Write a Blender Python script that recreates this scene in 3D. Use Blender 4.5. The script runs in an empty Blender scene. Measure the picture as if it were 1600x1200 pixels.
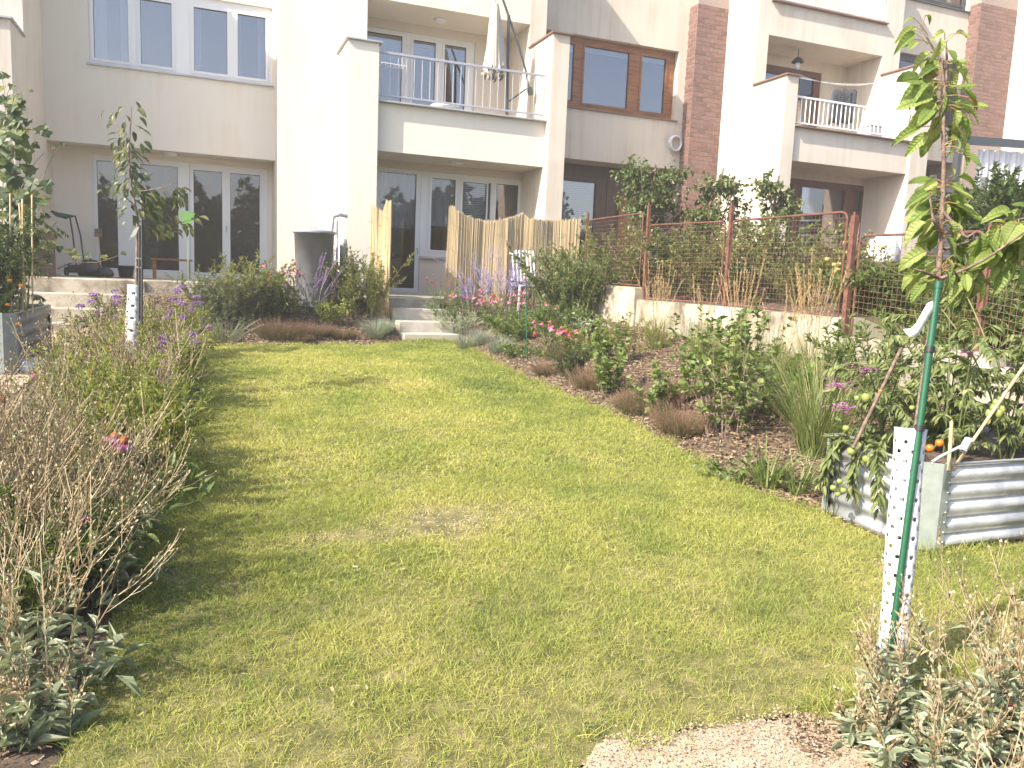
import bpy, math, random
import numpy as np
from mathutils import Vector, Matrix, Euler

sc = bpy.context.scene
col = sc.collection
rad = math.radians
RN = random.Random(11)
NR = np.random.default_rng(11)

# ------------------------------------------------------------------ camera
FPX = 1235.0
def _cam_axes(yaw, pitch, roll):
    yaw, pitch, roll = rad(yaw), rad(pitch), rad(roll)
    cy, sy, cp, sp = math.cos(yaw), math.sin(yaw), math.cos(pitch), math.sin(pitch)
    cr, sr = math.cos(roll), math.sin(roll)
    fwd = np.array([sy * cp, cy * cp, -sp])
    right = np.array([cy, -sy, 0.0])
    down = np.cross(fwd, right)
    return np.array([cr * right + sr * down, -sr * right + cr * down, fwd])
CM = _cam_axes(21.76, 7.4, -2.4)
cd = bpy.data.cameras.new('camera')
cam = bpy.data.objects.new('camera', cd)
col.objects.link(cam)
r_, d_, f_ = CM
cam.matrix_world = Matrix(((r_[0], -d_[0], -f_[0], 0), (r_[1], -d_[1], -f_[1], 0), (r_[2], -d_[2], -f_[2], 0), (0, 0, 0, 1)))
cd.sensor_width = 36.0
cd.lens = 36.0 * FPX / 1600.0
cd.clip_start = 0.05
cd.clip_end = 2000
sc.camera = cam

# ------------------------------------------------------------------ sky and sun
SUN_A, SUN_E = 17.0, 41.0        # degrees: turned onto the facades, height
world = bpy.data.worlds.new('World')
sc.world = world
world.use_nodes = True
wn = world.node_tree
for n in list(wn.nodes):
    wn.nodes.remove(n)
sky = wn.nodes.new('ShaderNodeTexSky')
sky.sky_type = 'NISHITA'
sky.sun_disc = False
sky.sun_elevation = rad(SUN_E)
sky.sun_rotation = rad(270 - SUN_A)
sky.dust_density = 2.4
sky.air_density = 0.9
sky.ozone_density = 0.6
bg = wn.nodes.new('ShaderNodeBackground')
bg.inputs['Strength'].default_value = 0.15
wo = wn.nodes.new('ShaderNodeOutputWorld')
wn.links.new(sky.outputs[0], bg.inputs[0])
wn.links.new(bg.outputs[0], wo.inputs[0])
ld = bpy.data.lights.new('sun', 'SUN')
ld.energy = 4.3
ld.angle = rad(0.6)
ld.color = (1.0, 0.92, 0.79)
sun = bpy.data.objects.new('sun', ld)
col.objects.link(sun)
_sd = Vector((math.cos(rad(SUN_E)) * math.cos(rad(SUN_A)), math.cos(rad(SUN_E)) * math.sin(rad(SUN_A)), -math.sin(rad(SUN_E))))
sun.rotation_euler = _sd.to_track_quat('-Z', 'Y').to_euler()
sun.location = (-10, -3, 12)
sc.view_settings.view_transform = 'Standard'
sc.view_settings.look = 'None'
sc.view_settings.gamma = 1.0
sc.view_settings.use_curve_mapping = False
sc.view_settings.exposure = 1.42
sc.render.engine = 'CYCLES'
sc.cycles.max_bounces = 6
sc.cycles.volume_bounces = 1
GLARE_HAZE = .0024
sc.cycles.transparent_max_bounces = 12
sc.cycles.transmission_bounces = 4

# ------------------------------------------------------------------ where a direction of view meets the built surfaces
def ray(x, y):
    return CM.T @ np.array([x - 800.0, y - 600.0, FPX])
def aY(x, y, Y):
    r = ray(x, y); return r * (Y / r[1])
def aX(x, y, X):
    r = ray(x, y); return r * (X / r[0])
def aD(x, y, D):
    r = ray(x, y); return r * (D / FPX)
def sstep(t):
    t = np.clip(t, 0, 1); return t * t * (3 - 2 * t)
WX = 6.7                                   # line of the retaining wall and the wire fence
def lawn_z(Y):
    return -1.55 + (np.minimum(Y, 13.2) - 2.5) * 0.035
def H(X, Y):
    X = np.asarray(X, float); Y = np.asarray(Y, float)
    g = lawn_z(Y)
    front = sstep((Y - 13.25) / 2.4) * 0.72 * (1 - 0.75 * sstep((-1.2 - X) / 0.8))
    right = np.clip((X - 4.1) / 2.6, 0, 1) * (0.62 - 0.25 * sstep((6.5 - Y) / 2.5)) * sstep((Y - 3.4) / 1.0)
    return g + np.maximum(front, right)
def gp(x, y, off=0.0):
    r = ray(x, y); r = r / np.linalg.norm(r)
    t = 1.0
    for i in range(4000):
        p = r * t
        if p[2] < float(H(p[0], p[1])) + off:
            break
        t += 0.01
    return p

# ------------------------------------------------------------------ helpers: mesh building
def mesh_arrays(me, V, Fl, mats, rnds):
    me.vertices.add(len(V))
    me.vertices.foreach_set('co', np.ascontiguousarray(V, np.float32).ravel())
    nl = sum(f.size for f in Fl)
    me.loops.add(nl)
    me.loops.foreach_set('vertex_index', np.concatenate([f.ravel() for f in Fl]).astype(np.int32))
    tot = np.concatenate([np.full(len(f), f.shape[1], np.int32) for f in Fl])
    st = np.concatenate([[0], np.cumsum(tot)[:-1]]).astype(np.int32)
    me.polygons.add(len(tot))
    me.polygons.foreach_set('loop_start', st)
    me.polygons.foreach_set('material_index', np.concatenate([np.full(len(f), m, np.int32) for f, m in zip(Fl, mats)]))
    if any(r is not None for r in rnds):
        a = me.attributes.new('rnd', 'FLOAT', 'FACE')
        a.data.foreach_set('value', np.concatenate([np.full(len(f), 0.5) if r is None else np.broadcast_to(r, (len(f),)) for f, r in zip(Fl, rnds)]).astype(np.float32))
    me.polygons.foreach_set('use_smooth', np.zeros(len(tot), bool))
    me.update(calc_edges=True)

class MB:
    def __init__(s):
        s.v, s.f, s.m, s.r, s.n = [], [], [], [], 0
    def add(s, vf, mat=0, rnd=None):
        v, f = vf
        v = np.asarray(v, float).reshape(-1, 3); f = np.asarray(f, np.int64)
        if len(f) == 0:
            return s
        s.v.append(v); s.f.append(f + s.n); s.m.append(mat); s.r.append(rnd); s.n += len(v)
        return s
    def box(s, x0, x1, y0, y1, z0, z1, mat=0):
        return s.add(box(x0, x1, y0, y1, z0, z1), mat)
    def mesh(s, name, mats, smooth=False):
        me = bpy.data.meshes.new(name)
        mesh_arrays(me, np.concatenate(s.v), s.f, s.m, s.r)
        for m in (mats if isinstance(mats, (list, tuple)) else [mats]):
            me.materials.append(m)
        if smooth:
            me.polygons.foreach_set('use_smooth', np.ones(len(me.polygons), bool))
        return me
    def build(s, name, mats, parent=None, smooth=False, bevel=0, **props):
        return link(name, s.mesh(name, mats, smooth), parent, bevel, **props)

WORLD = {}                                  # world position of every Empty whose parts are built in world coordinates
def link(name, me, parent=None, bevel=0, **props):
    o = bpy.data.objects.new(name, me)
    col.objects.link(o)
    if parent is not None:
        o.parent = parent
        if parent.name in WORLD:
            o.matrix_parent_inverse = Matrix.Translation(-Vector(WORLD[parent.name]))
    for k, v in props.items():
        o[k] = v
    if bevel:
        b = o.modifiers.new('edge', 'BEVEL'); b.width = bevel; b.segments = 2; b.limit_method = 'ANGLE'
    return o
def tag(o, label=None, cat=None, group=None, kind=None):
    if label: o['label'] = label
    if cat: o['category'] = cat
    if group: o['group'] = group
    if kind: o['kind'] = kind
    return o
def thing(name, label, cat, loc=(0, 0, 0), group=None, world=False, rotz=0):
    o = bpy.data.objects.new(name, None)
    o.empty_display_size = 0.1
    col.objects.link(o)
    o.location = [float(c) for c in loc]
    o.rotation_euler = (0, 0, rotz)
    if world:
        WORLD[o.name] = [float(c) for c in loc]
    return tag(o, label, cat, group)
def copy_tree(o, loc=None, rotz=None, scale=None, label=None, group=None, parent=None):
    c = o.copy(); col.objects.link(c)
    if parent is not None: c.parent = parent
    if loc is not None: c.location = [float(q) for q in loc]
    if rotz is not None: c.rotation_euler = (0, 0, rotz)
    if scale is not None: c.scale = (scale,) * 3 if not hasattr(scale, '__len__') else scale
    if label: c['label'] = label
    if group: c['group'] = group
    for ch in list(o.children):
        copy_tree(ch, parent=c)
    return c

BF = np.array([[0, 3, 2, 1], [4, 5, 6, 7], [0, 1, 5, 4], [1, 2, 6, 5], [2, 3, 7, 6], [3, 0, 4, 7]])
def box(x0, x1, y0, y1, z0, z1):
    return (np.array([[x0, y0, z0], [x1, y0, z0], [x1, y1, z0], [x0, y1, z0], [x0, y0, z1], [x1, y0, z1], [x1, y1, z1], [x0, y1, z1]], float), BF)
def bar(p, q, w, h, up=(0, 0, 1)):
    """a box of section w x h running from p to q"""
    p, q = np.asarray(p, float), np.asarray(q, float)
    t = (q - p) / np.linalg.norm(q - p)
    a = np.cross(t, up); a /= np.linalg.norm(a); b = np.cross(a, t)
    v = [p + sa * a * w / 2 + sb * b * h / 2 for sa, sb in ((-1, -1), (1, -1), (1, 1), (-1, 1))]
    v += [c + (q - p) for c in v]
    return (np.array(v), BF)
def tubes(P, Rr, sides=3, cap=False):
    """P (N,K,3) centre lines, Rr (N,K) radii -> one set of open tubes"""
    P = np.asarray(P, float)
    if P.ndim == 2: P = P[None]
    N, K, _ = P.shape
    Rr = np.broadcast_to(np.asarray(Rr, float), (N, K))
    T = np.gradient(P, axis=1)
    T /= np.linalg.norm(T, axis=2, keepdims=True) + 1e-9
    ref = np.where(np.abs(T[..., 2:3]) > 0.85, np.array([1.0, 0.13, 0]), np.array([0, 0.0, 1.0]))
    A = np.cross(T, ref); A /= np.linalg.norm(A, axis=2, keepdims=True) + 1e-9
    for k in range(1, K):                    # keep the frames from twisting
        a = A[:, k - 1] - (A[:, k - 1] * T[:, k]).sum(1, keepdims=True) * T[:, k]
        A[:, k] = a / (np.linalg.norm(a, axis=1, keepdims=True) + 1e-9)
    B = np.cross(T, A)
    th = np.arange(sides) / sides * 2 * math.pi
    V = P[:, :, None] + (A[:, :, None] * np.cos(th)[:, None] + B[:, :, None] * np.sin(th)[:, None]) * Rr[:, :, None, None]
    n, k, s = np.meshgrid(np.arange(N), np.arange(K - 1), np.arange(sides), indexing='ij')
    s2 = (s + 1) % sides
    idx = lambda kk, ss: (n * K + kk) * sides + ss
    Fq = np.stack([idx(k, s), idx(k, s2), idx(k + 1, s2), idx(k + 1, s)], -1).reshape(-1, 4)
    return (V.reshape(-1, 3), Fq)
def tube(pts, r, sides=8):
    pts = np.asarray(pts, float)
    v, f = tubes(pts[None], np.broadcast_to(np.asarray(r, float), (1, len(pts))), sides)
    K = len(pts); c0 = len(v)
    return v, f
def ends(pts, r, sides=8):
    """capped tube as list of vertex/face pairs"""
    v, f = tube(pts, r, sides)
    K = len(pts)
    caps = [(v[:sides], np.array([list(range(sides))[::-1]])), (v[-sides:], np.array([list(range(sides))]))]
    return [(v, f)] + caps
def addcap(mb, pts, r, sides=8, mat=0):
    for q in ends(pts, r, sides): mb.add(q, mat)
    return mb
def lathe(prof, n=24, c=(0, 0, 0)):
    prof = np.asarray(prof, float); K = len(prof)
    th = np.arange(n) / n * 2 * math.pi
    V = np.stack([prof[:, None, 0] * np.cos(th), prof[:, None, 0] * np.sin(th), np.repeat(prof[:, 1:2], n, 1)], -1).reshape(-1, 3) + np.array(c)
    k, s = np.meshgrid(np.arange(K - 1), np.arange(n), indexing='ij'); s2 = (s + 1) % n
    return V, np.stack([k * n + s, k * n + s2, (k + 1) * n + s2, (k + 1) * n + s], -1).reshape(-1, 4)
def nrm(a):
    return a / (np.linalg.norm(a, axis=-1, keepdims=True) + 1e-9)
def leaves(P, D, Nn, L, W, hi=False, droop=0.15, fold=0.18):
    """P base points, D axes, Nn upper normals, L lengths, W full widths"""
    N = len(P); D = nrm(D); S = nrm(np.cross(D, Nn)); Nn = np.cross(S, D)
    L = np.broadcast_to(np.asarray(L, float), (N,))[:, None]; W = np.broadcast_to(np.asarray(W, float), (N,))[:, None]
    if not hi:
        mid = P + D * L * .45 + Nn * L * .05
        V = np.stack([P, mid + S * W * .5 + Nn * W * fold, P + D * L - Nn * L * droop, mid - S * W * .5 + Nn * W * fold], 1)
        i = np.arange(N)[:, None] * 4
        F = np.concatenate([i + [0, 1, 2], i + [0, 2, 3]], 0)
        return V.reshape(-1, 3), F
    def pt(t, s, f): return P + D * L * t - Nn * L * droop * t * t * 1.2 + S * W * s + Nn * W * f
    V = np.stack([pt(0, 0, 0), pt(.3, .45, fold), pt(.33, 0, 0), pt(.3, -.45, fold), pt(.66, .38, fold * .9), pt(.68, 0, 0), pt(.66, -.38, fold * .9), pt(1, 0, 0)], 1)
    i = np.arange(N)[:, None] * 8
    F3 = np.concatenate([i + q for q in ([0, 1, 2], [0, 2, 3], [4, 7, 5], [5, 7, 6])], 0)
    F4 = np.concatenate([i + q for q in ([1, 4, 5, 2], [2, 5, 6, 3])], 0)
    F = np.concatenate([F3, F4[:, [0, 1, 2]], F4[:, [0, 2, 3]]], 0)
    return V.reshape(-1, 3), F
def leafrnd(r, hi=False):
    return np.tile(r, 8 if hi else 2)
def blades(P, D, L, W, bend=0.5, K=4, side=None):
    """grass blades: bases P, start axes D, lengths L, widths W, bent over towards side"""
    N = len(P); D = nrm(D)
    L = np.broadcast_to(np.asarray(L, float), (N,)); W = np.broadcast_to(np.asarray(W, float), (N,)); bend = np.broadcast_to(np.asarray(bend, float), (N,))
    if side is None:
        a = NR.uniform(0, 2 * math.pi, N); side = np.stack([np.cos(a), np.sin(a), 0 * a], 1)
    out = side * 1.0
    S = nrm(np.cross(D, out) + 1e-6)
    t = np.linspace(0, 1, K)
    C = P[:, None] + D[:, None] * (L[:, None] * t)[..., None] + (out[:, None] - np.array([0, 0, .35])) * (bend[:, None] * L[:, None] * t ** 2)[..., None]
    w = W[:, None] * (1 - t) ** .6 * .5
    w[:, -1] = 0
    Lf = C[:, :-1] + S[:, None] * w[:, :-1, None]; Rt = C[:, :-1] - S[:, None] * w[:, :-1, None]
    V = np.concatenate([np.stack([Lf, Rt], 2).reshape(N, -1, 3), C[:, -1:]], 1)
    M = V.shape[1]; i = np.arange(N)[:, None] * M
    F = [i + [2 * k, 2 * k + 1, 2 * k + 3, 2 * k + 2] for k in range(K - 2)]
    F4 = np.concatenate(F, 0) if F else np.zeros((0, 4), int)
    F3 = i + [2 * (K - 2), 2 * (K - 2) + 1, M - 1]
    return V.reshape(-1, 3), F4, F3
def add_blades(mb, bl, mat=0, rnd=None, K=4):
    V, F4, F3 = bl
    n = len(F3)
    s0 = mb.n
    mb.v.append(V); mb.n += len(V)
    if len(F4):
        mb.f.append(F4 + s0); mb.m.append(mat); mb.r.append(None if rnd is None else np.tile(rnd, len(F4) // n))
    mb.f.append(F3 + s0); mb.m.append(mat); mb.r.append(rnd)
OCT = np.array([[0, 0, -1], [1, 0, 0], [0, 1, 0], [-1, 0, 0], [0, -1, 0], [0, 0, 1]], float)
OCF = np.array([[0, 2, 1], [0, 3, 2], [0, 4, 3], [0, 1, 4], [5, 1, 2], [5, 2, 3], [5, 3, 4], [5, 4, 1]])
def octs(P, D, L, W):
    """small spindles centred on P, long axis D"""
    N = len(P); D = nrm(D); A = nrm(np.cross(D, np.array([.3, .8, .51]))); B = np.cross(D, A)
    L = np.broadcast_to(np.asarray(L, float), (N,)); W = np.broadcast_to(np.asarray(W, float), (N,))
    V = P[:, None] + A[:, None] * (OCT[:, 0] * W[:, None] / 2)[..., None] + B[:, None] * (OCT[:, 1] * W[:, None] / 2)[..., None] + D[:, None] * (OCT[:, 2] * L[:, None] / 2)[..., None]
    F = (np.arange(N)[:, None, None] * 6 + OCF).reshape(-1, 3)
    return V.reshape(-1, 3), F
def vnoise(x, y, scale, seed=0):
    g = np.random.default_rng(seed).random((64, 64))
    u, v = np.asarray(x) / scale + 100.3, np.asarray(y) / scale + 57.7
    iu, iv = np.floor(u).astype(int), np.floor(v).astype(int)
    fu, fv = u - iu, v - iv
    fu, fv = fu * fu * (3 - 2 * fu), fv * fv * (3 - 2 * fv)
    G = lambda a, b: g[a % 64, b % 64]
    return (G(iu, iv) * (1 - fu) + G(iu + 1, iv) * fu) * (1 - fv) + (G(iu, iv + 1) * (1 - fu) + G(iu + 1, iv + 1) * fu) * fv
def holewall(x0, x1, z0, z1, y0, y1, holes):
    """a wall slab in the X-Z plane, front at y0, with rectangular openings (hx0,hx1,hz0,hz1) and their reveals"""
    xs = sorted({x0, x1, *[h[0] for h in holes], *[h[1] for h in holes]}); zs = sorted({z0, z1, *[h[2] for h in holes], *[h[3] for h in holes]})
    xs = [x for x in xs if x0 <= x <= x1]; zs = [z for z in zs if z0 <= z <= z1]
    V, F = [], []
    def q(a, b, c, d):
        n = len(V); V.extend([a, b, c, d]); F.append([n, n + 1, n + 2, n + 3])
    for i in range(len(xs) - 1):
        for j in range(len(zs) - 1):
            a, b, c, d = xs[i], xs[i + 1], zs[j], zs[j + 1]
            mx, mz = (a + b) / 2, (c + d) / 2
            if any(h[0] < mx < h[1] and h[2] < mz < h[3] for h in holes):
                continue
            q((a, y0, c), (b, y0, c), (b, y0, d), (a, y0, d))
            q((b, y1, c), (a, y1, c), (a, y1, d), (b, y1, d))
    for h in holes:
        a, b, c, d = h
        q((a, y0, c), (a, y0, d), (a, y1, d), (a, y1, c)); q((b, y0, d), (b, y0, c), (b, y1, c), (b, y1, d))
        q((a, y0, d), (b, y0, d), (b, y1, d), (a, y1, d)); q((b, y0, c), (a, y0, c), (a, y1, c), (b, y1, c))
    q((x0, y0, z1), (x1, y0, z1), (x1, y1, z1), (x0, y1, z1)); q((x1, y0, z0), (x0, y0, z0), (x0, y1, z0), (x1, y1, z0))
    q((x0, y1, z0), (x0, y0, z0), (x0, y0, z1), (x0, y1, z1)); q((x1, y0, z0), (x1, y1, z0), (x1, y1, z1), (x1, y0, z1))
    return np.array(V, float), np.array(F)

# ------------------------------------------------------------------ helpers: materials
def newmat(name):
    m = bpy.data.materials.new(name); m.use_nodes = True
    nt = m.node_tree
    b = nt.nodes['Principled BSDF']
    return m, nt, b
def ramp(nt, cols, pos=None):
    r = nt.nodes.new('ShaderNodeValToRGB')
    n = len(cols)
    pos = pos or [i / max(1, n - 1) for i in range(n)]
    while len(r.color_ramp.elements) < n: r.color_ramp.elements.new(0.5)
    for e, c, p in zip(r.color_ramp.elements, cols, pos):
        e.position = p; e.color = (*c, 1)
    return r
def noise(nt, scale, detail=4, rough=.6, co=None, stretch=None):
    t = nt.nodes.new('ShaderNodeTexNoise')
    t.inputs['Scale'].default_value = scale; t.inputs['Detail'].default_value = detail; t.inputs['Roughness'].default_value = rough
    if stretch:
        mp = nt.nodes.new('ShaderNodeMapping'); mp.inputs['Scale'].default_value = stretch
        nt.links.new(co, mp.inputs[0]); nt.links.new(mp.outputs[0], t.inputs[0])
    elif co is not None:
        nt.links.new(co, t.inputs[0])
    return t
def geo(nt):
    return nt.nodes.new('ShaderNodeNewGeometry').outputs['Position']
def objco(nt):
    return nt.nodes.new('ShaderNodeTexCoord').outputs['Object']
def surf(name, cols, rough=.7, scale=3, detail=5, bump=0, bscale=60, metal=0, spec=.5, stretch=None, pos=None, world=True):
    """noise-mottled surface: cols darkest to lightest, positions tightened round the middle"""
    m, nt, b = newmat(name)
    co = geo(nt) if world else objco(nt)
    if len(cols) == 1:
        b.inputs['Base Color'].default_value = (*cols[0], 1)
    else:
        t = noise(nt, scale, detail, .62, co, stretch)
        n = len(cols)
        r = ramp(nt, cols, pos or [.32 + .36 * i / (n - 1) for i in range(n)])
        nt.links.new(t.outputs[0], r.inputs[0]); nt.links.new(r.outputs[0], b.inputs['Base Color'])
    b.inputs['Roughness'].default_value = rough; b.inputs['Metallic'].default_value = metal; b.inputs['Specular IOR Level'].default_value = spec
    if bump:
        t2 = noise(nt, bscale, 3, .6, co)
        bp = nt.nodes.new('ShaderNodeBump'); bp.inputs['Strength'].default_value = bump; bp.inputs['Distance'].default_value = .01
        nt.links.new(t2.outputs[0], bp.inputs['Height']); nt.links.new(bp.outputs[0], b.inputs['Normal'])
    return m
def leafmat(name, cols, trans=.35, rough=.55, obj=False, pos=None, spec=.4, tint=None):
    """plant tissue: colour picked per leaf, light partly passing through"""
    m, nt, b = newmat(name)
    if obj:
        src = nt.nodes.new('ShaderNodeObjectInfo').outputs['Random']
    else:
        a = nt.nodes.new('ShaderNodeAttribute'); a.attribute_name = 'rnd'; src = a.outputs['Fac']
    r = ramp(nt, cols, pos)
    nt.links.new(src, r.inputs[0])
    nt.links.new(r.outputs[0], b.inputs['Base Color'])
    b.inputs['Roughness'].default_value = rough; b.inputs['Specular IOR Level'].default_value = spec
    if trans:
        tr = nt.nodes.new('ShaderNodeBsdfTranslucent')
        mu = nt.nodes.new('ShaderNodeMix'); mu.data_type = 'RGBA'; mu.blend_type = 'MULTIPLY'; mu.inputs[0].default_value = 1
        mu.inputs[7].default_value = (*(tint or (1.25, 1.25, .6)), 1)
        nt.links.new(r.outputs[0], mu.inputs[6]); nt.links.new(mu.outputs[2], tr.inputs['Color'])
        mx = nt.nodes.new('ShaderNodeMixShader'); mx.inputs[0].default_value = trans
        nt.links.new(b.outputs[0], mx.inputs[1]); nt.links.new(tr.outputs[0], mx.inputs[2])
        nt.links.new(mx.outputs[0], nt.nodes['Material Output'].inputs[0])
    return m
def glassmat(name, refl=.2, tint=(.75, .78, .8)):
    m, nt, b = newmat(name)
    nt.nodes.remove(b)
    fr = nt.nodes.new('ShaderNodeFresnel'); fr.inputs[0].default_value = 1.5
    mr = nt.nodes.new('ShaderNodeMath'); mr.operation = 'ADD'; mr.inputs[1].default_value = refl
    nt.links.new(fr.outputs[0], mr.inputs[0])
    tr = nt.nodes.new('ShaderNodeBsdfTransparent'); tr.inputs[0].default_value = (*tint, 1)
    gl = nt.nodes.new('ShaderNodeBsdfGlossy'); gl.inputs['Roughness'].default_value = .015; gl.inputs[0].default_value = (1, .91, .90, 1)
    t = noise(nt, 1.1, 1, .5, geo(nt))
    bp = nt.nodes.new('ShaderNodeBump'); bp.inputs['Strength'].default_value = .05; bp.inputs['Distance'].default_value = .02
    nt.links.new(t.outputs[0], bp.inputs['Height']); nt.links.new(bp.outputs[0], gl.inputs['Normal'])
    mx = nt.nodes.new('ShaderNodeMixShader')
    nt.links.new(mr.outputs[0], mx.inputs[0]); nt.links.new(tr.outputs[0], mx.inputs[1]); nt.links.new(gl.outputs[0], mx.inputs[2])
    nt.links.new(mx.outputs[0], nt.nodes['Material Output'].inputs[0])
    return m
def plaster(name, c, dirt=.12, stain=.5):
    """rendered wall: base tone, soft mottling, faint vertical weather streaks, fine grain"""
    m, nt, b = newmat(name)
    co = geo(nt)
    t1 = noise(nt, .9, 4, .55, co); t2 = noise(nt, 1.0, 5, .65, co, (6, 6, .35))
    mu = nt.nodes.new('ShaderNodeMath'); mu.operation = 'MULTIPLY'
    nt.links.new(t1.outputs[0], mu.inputs[0]); nt.links.new(t2.outputs[0], mu.inputs[1])
    d = tuple(q * (1 - dirt * 1.6) * (1 - .05 * i) for i, q in enumerate(c))
    r = ramp(nt, [d, tuple(q * (1 - dirt * .4) for q in c), c], [.1, .2 + .05 * stain, .36])
    nt.links.new(mu.outputs[0], r.inputs[0]); nt.links.new(r.outputs[0], b.inputs['Base Color'])
    b.inputs['Roughness'].default_value = .88; b.inputs['Specular IOR Level'].default_value = .2
    t3 = noise(nt, 140, 3, .7, co)
    bp = nt.nodes.new('ShaderNodeBump'); bp.inputs['Strength'].default_value = .35; bp.inputs['Distance'].default_value = .004
    nt.links.new(t3.outputs[0], bp.inputs['Height']); nt.links.new(bp.outputs[0], b.inputs['Normal'])
    return m

M = {}
M['white_plaster'] = plaster('white_plaster', (.65, .60, .52), .022)
M['cream_plaster'] = plaster('cream_plaster', (.58, .525, .46), .03)
M['beige_plaster'] = plaster('beige_plaster', (.60, .53, .44), .13, 1)
M['pale_plaster'] = plaster('pale_plaster', (.60, .535, .455), .11, 1)
M['old_wall'] = plaster('old_wall', (.53, .485, .43), .12, 1)
M['pvc'] = surf('white_pvc', [(.66, .66, .66)], .35)
M['wood'] = surf('oiled_wood', [(.12, .04, .012), (.24, .085, .022), (.30, .12, .035)], .45, 2, 6, .1, 40, stretch=(1, 1, 9))
M['darkwood'] = surf('dark_brown_wood', [(.055, .027, .018), (.10, .05, .032)], .5, 3, 5, .1, 40, stretch=(6, 6, .6))
M['redwood'] = surf('red_brown_wood', [(.10, .038, .022), (.17, .068, .038)], .5, 3, 5, .1, 40, stretch=(6, 6, .6))
M['anthracite'] = surf('anthracite_metal', [(.045, .05, .055)], .4)
M['zinc'] = surf('grey_sheet_metal', [(.34, .34, .35), (.42, .42, .43)], .45, 4, metal=.3)
M['browncop'] = surf('brown_sheet_metal', [(.16, .09, .07), (.22, .13, .10)], .5, 5)
M['rail_grey'] = surf('grey_painted_rail', [(.38, .38, .42)], .4, metal=.3)
M['rail_white'] = surf('white_painted_rail', [(.80, .80, .80)], .4)
M['glass'] = glassmat('window_glass', .06)
M['glass_hi'] = glassmat('coated_window_glass', .14)
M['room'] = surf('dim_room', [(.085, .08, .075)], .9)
M['sheer'] = surf('sheer_curtain', [(.42, .42, .45), (.55, .55, .57)], .9, 3, stretch=(14, 1, .2))
M['blind'] = surf('white_blind', [(.62, .62, .64)], .8)
M['black'] = surf('black_plastic', [(.02, .02, .022)], .45)
M['tile'] = None
m, nt, b = newmat('clinker_tile')
oi = nt.nodes.new('ShaderNodeObjectInfo'); at = nt.nodes.new('ShaderNodeAttribute'); at.attribute_name = 'rnd'
r = ramp(nt, [(.145, .078, .064), (.185, .098, .08), (.215, .118, .096), (.20, .115, .10)])
mx = nt.nodes.new('ShaderNodeMath'); mx.operation = 'ADD'
nt.links.new(oi.outputs['Random'], mx.inputs[0]); mx.inputs[1].default_value = 0
nt.links.new(mx.outputs[0], r.inputs[0])
t = noise(nt, 25, 4, .6, geo(nt)); mm = nt.nodes.new('ShaderNodeMix'); mm.data_type = 'RGBA'; mm.blend_type = 'MULTIPLY'; mm.inputs[0].default_value = .5
nt.links.new(r.outputs[0], mm.inputs[6]); nt.links.new(t.outputs[0], mm.inputs[7]); nt.links.new(mm.outputs[2], b.inputs['Base Color'])
mm.inputs[0].default_value = .35
b.inputs['Roughness'].default_value = .4
M['tile'] = m
M['mortar'] = surf('tile_mortar', [(.25, .19, .165), (.33, .265, .23)], .9, 20)
M['concrete'] = surf('garden_concrete', [(.20, .17, .13), (.32, .28, .23), (.42, .375, .315)], .9, 2.2, 8, .5, 50)
M['step'] = surf('pale_step_concrete', [(.36, .325, .275), (.46, .42, .365)], .85, 4, 7, .4, 90)
M['oldconcrete'] = surf('weathered_concrete', [(.13, .105, .075), (.30, .255, .19), (.42, .375, .30)], .92, 2.2, 10, .8, 30, pos=[.36, .47, .60])
M['soil'] = surf('garden_soil', [(.045, .03, .02), (.09, .062, .042), (.15, .11, .078)], .95, 14, 8, .9, 40)
M['turf'] = surf('turf_thatch', [(.06, .062, .018), (.13, .115, .038), (.22, .18, .08)], .95, 9, 8, .7, 120)
M['sand'] = surf('trodden_gravel', [(.27, .205, .135), (.385, .305, .21), (.46, .375, .27)], .95, 10, 9, .8, 150)
M['rust'] = surf('rusty_iron', [(.065, .025, .018), (.125, .05, .034), (.17, .078, .055)], .8, 18, 6, .3, 120)
M['wire'] = surf('rusty_wire', [(.26, .155, .11)], .7, metal=.2)
M['galv'] = surf('galvanised_steel', [(.25, .262, .275), (.34, .352, .365), (.43, .44, .452)], .42, 7, 5, .05, 40, metal=.45)
M['galvmatt'] = surf('dull_galvanised_corner', [(.22, .255, .235), (.33, .36, .34)], .5, 9, 5, metal=.35)
M['reed'] = leafmat('dry_reed', [(.30, .22, .11), (.44, .335, .19), (.52, .415, .26), (.59, .49, .335)], .12, .6, tint=(1.1, 1, .8))
M['green_tube'] = surf('green_coated_tube', [(.012, .07, .035), (.018, .09, .045)], .3, 30)
M['white_plastic'] = surf('white_plastic', [(.60, .61, .63)], .45)
M['bark'] = surf('brown_bark', [(.07, .042, .032), (.15, .10, .078), (.23, .165, .135)], .8, 30, 6, .5, 90, world=False)
M['bamboo'] = surf('bamboo_cane', [(.42, .30, .14), (.58, .45, .24)], .5, 8)
M['drytan'] = leafmat('dry_stalk', [(.085, .085, .035), (.20, .145, .075), (.32, .24, .13), (.40, .32, .20), (.46, .39, .27)], .1, .8, tint=(1.1, 1, .8))
M['silverleaf'] = leafmat('silvery_leaf', [(.14, .17, .09), (.23, .265, .165), (.33, .365, .255), (.45, .475, .36)], .2, .8)
M['green'] = leafmat('mid_green_leaf', [(.055, .085, .022), (.10, .145, .038), (.15, .20, .058), (.23, .26, .085)], .35, .5)
M['darkgreen'] = leafmat('dark_green_leaf', [(.03, .052, .016), (.055, .09, .028), (.085, .125, .04), (.14, .17, .06)], .3, .5)
M['olive'] = leafmat('olive_leaf', [(.085, .10, .03), (.15, .17, .05), (.23, .24, .085), (.34, .30, .135)], .35, .55)
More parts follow.
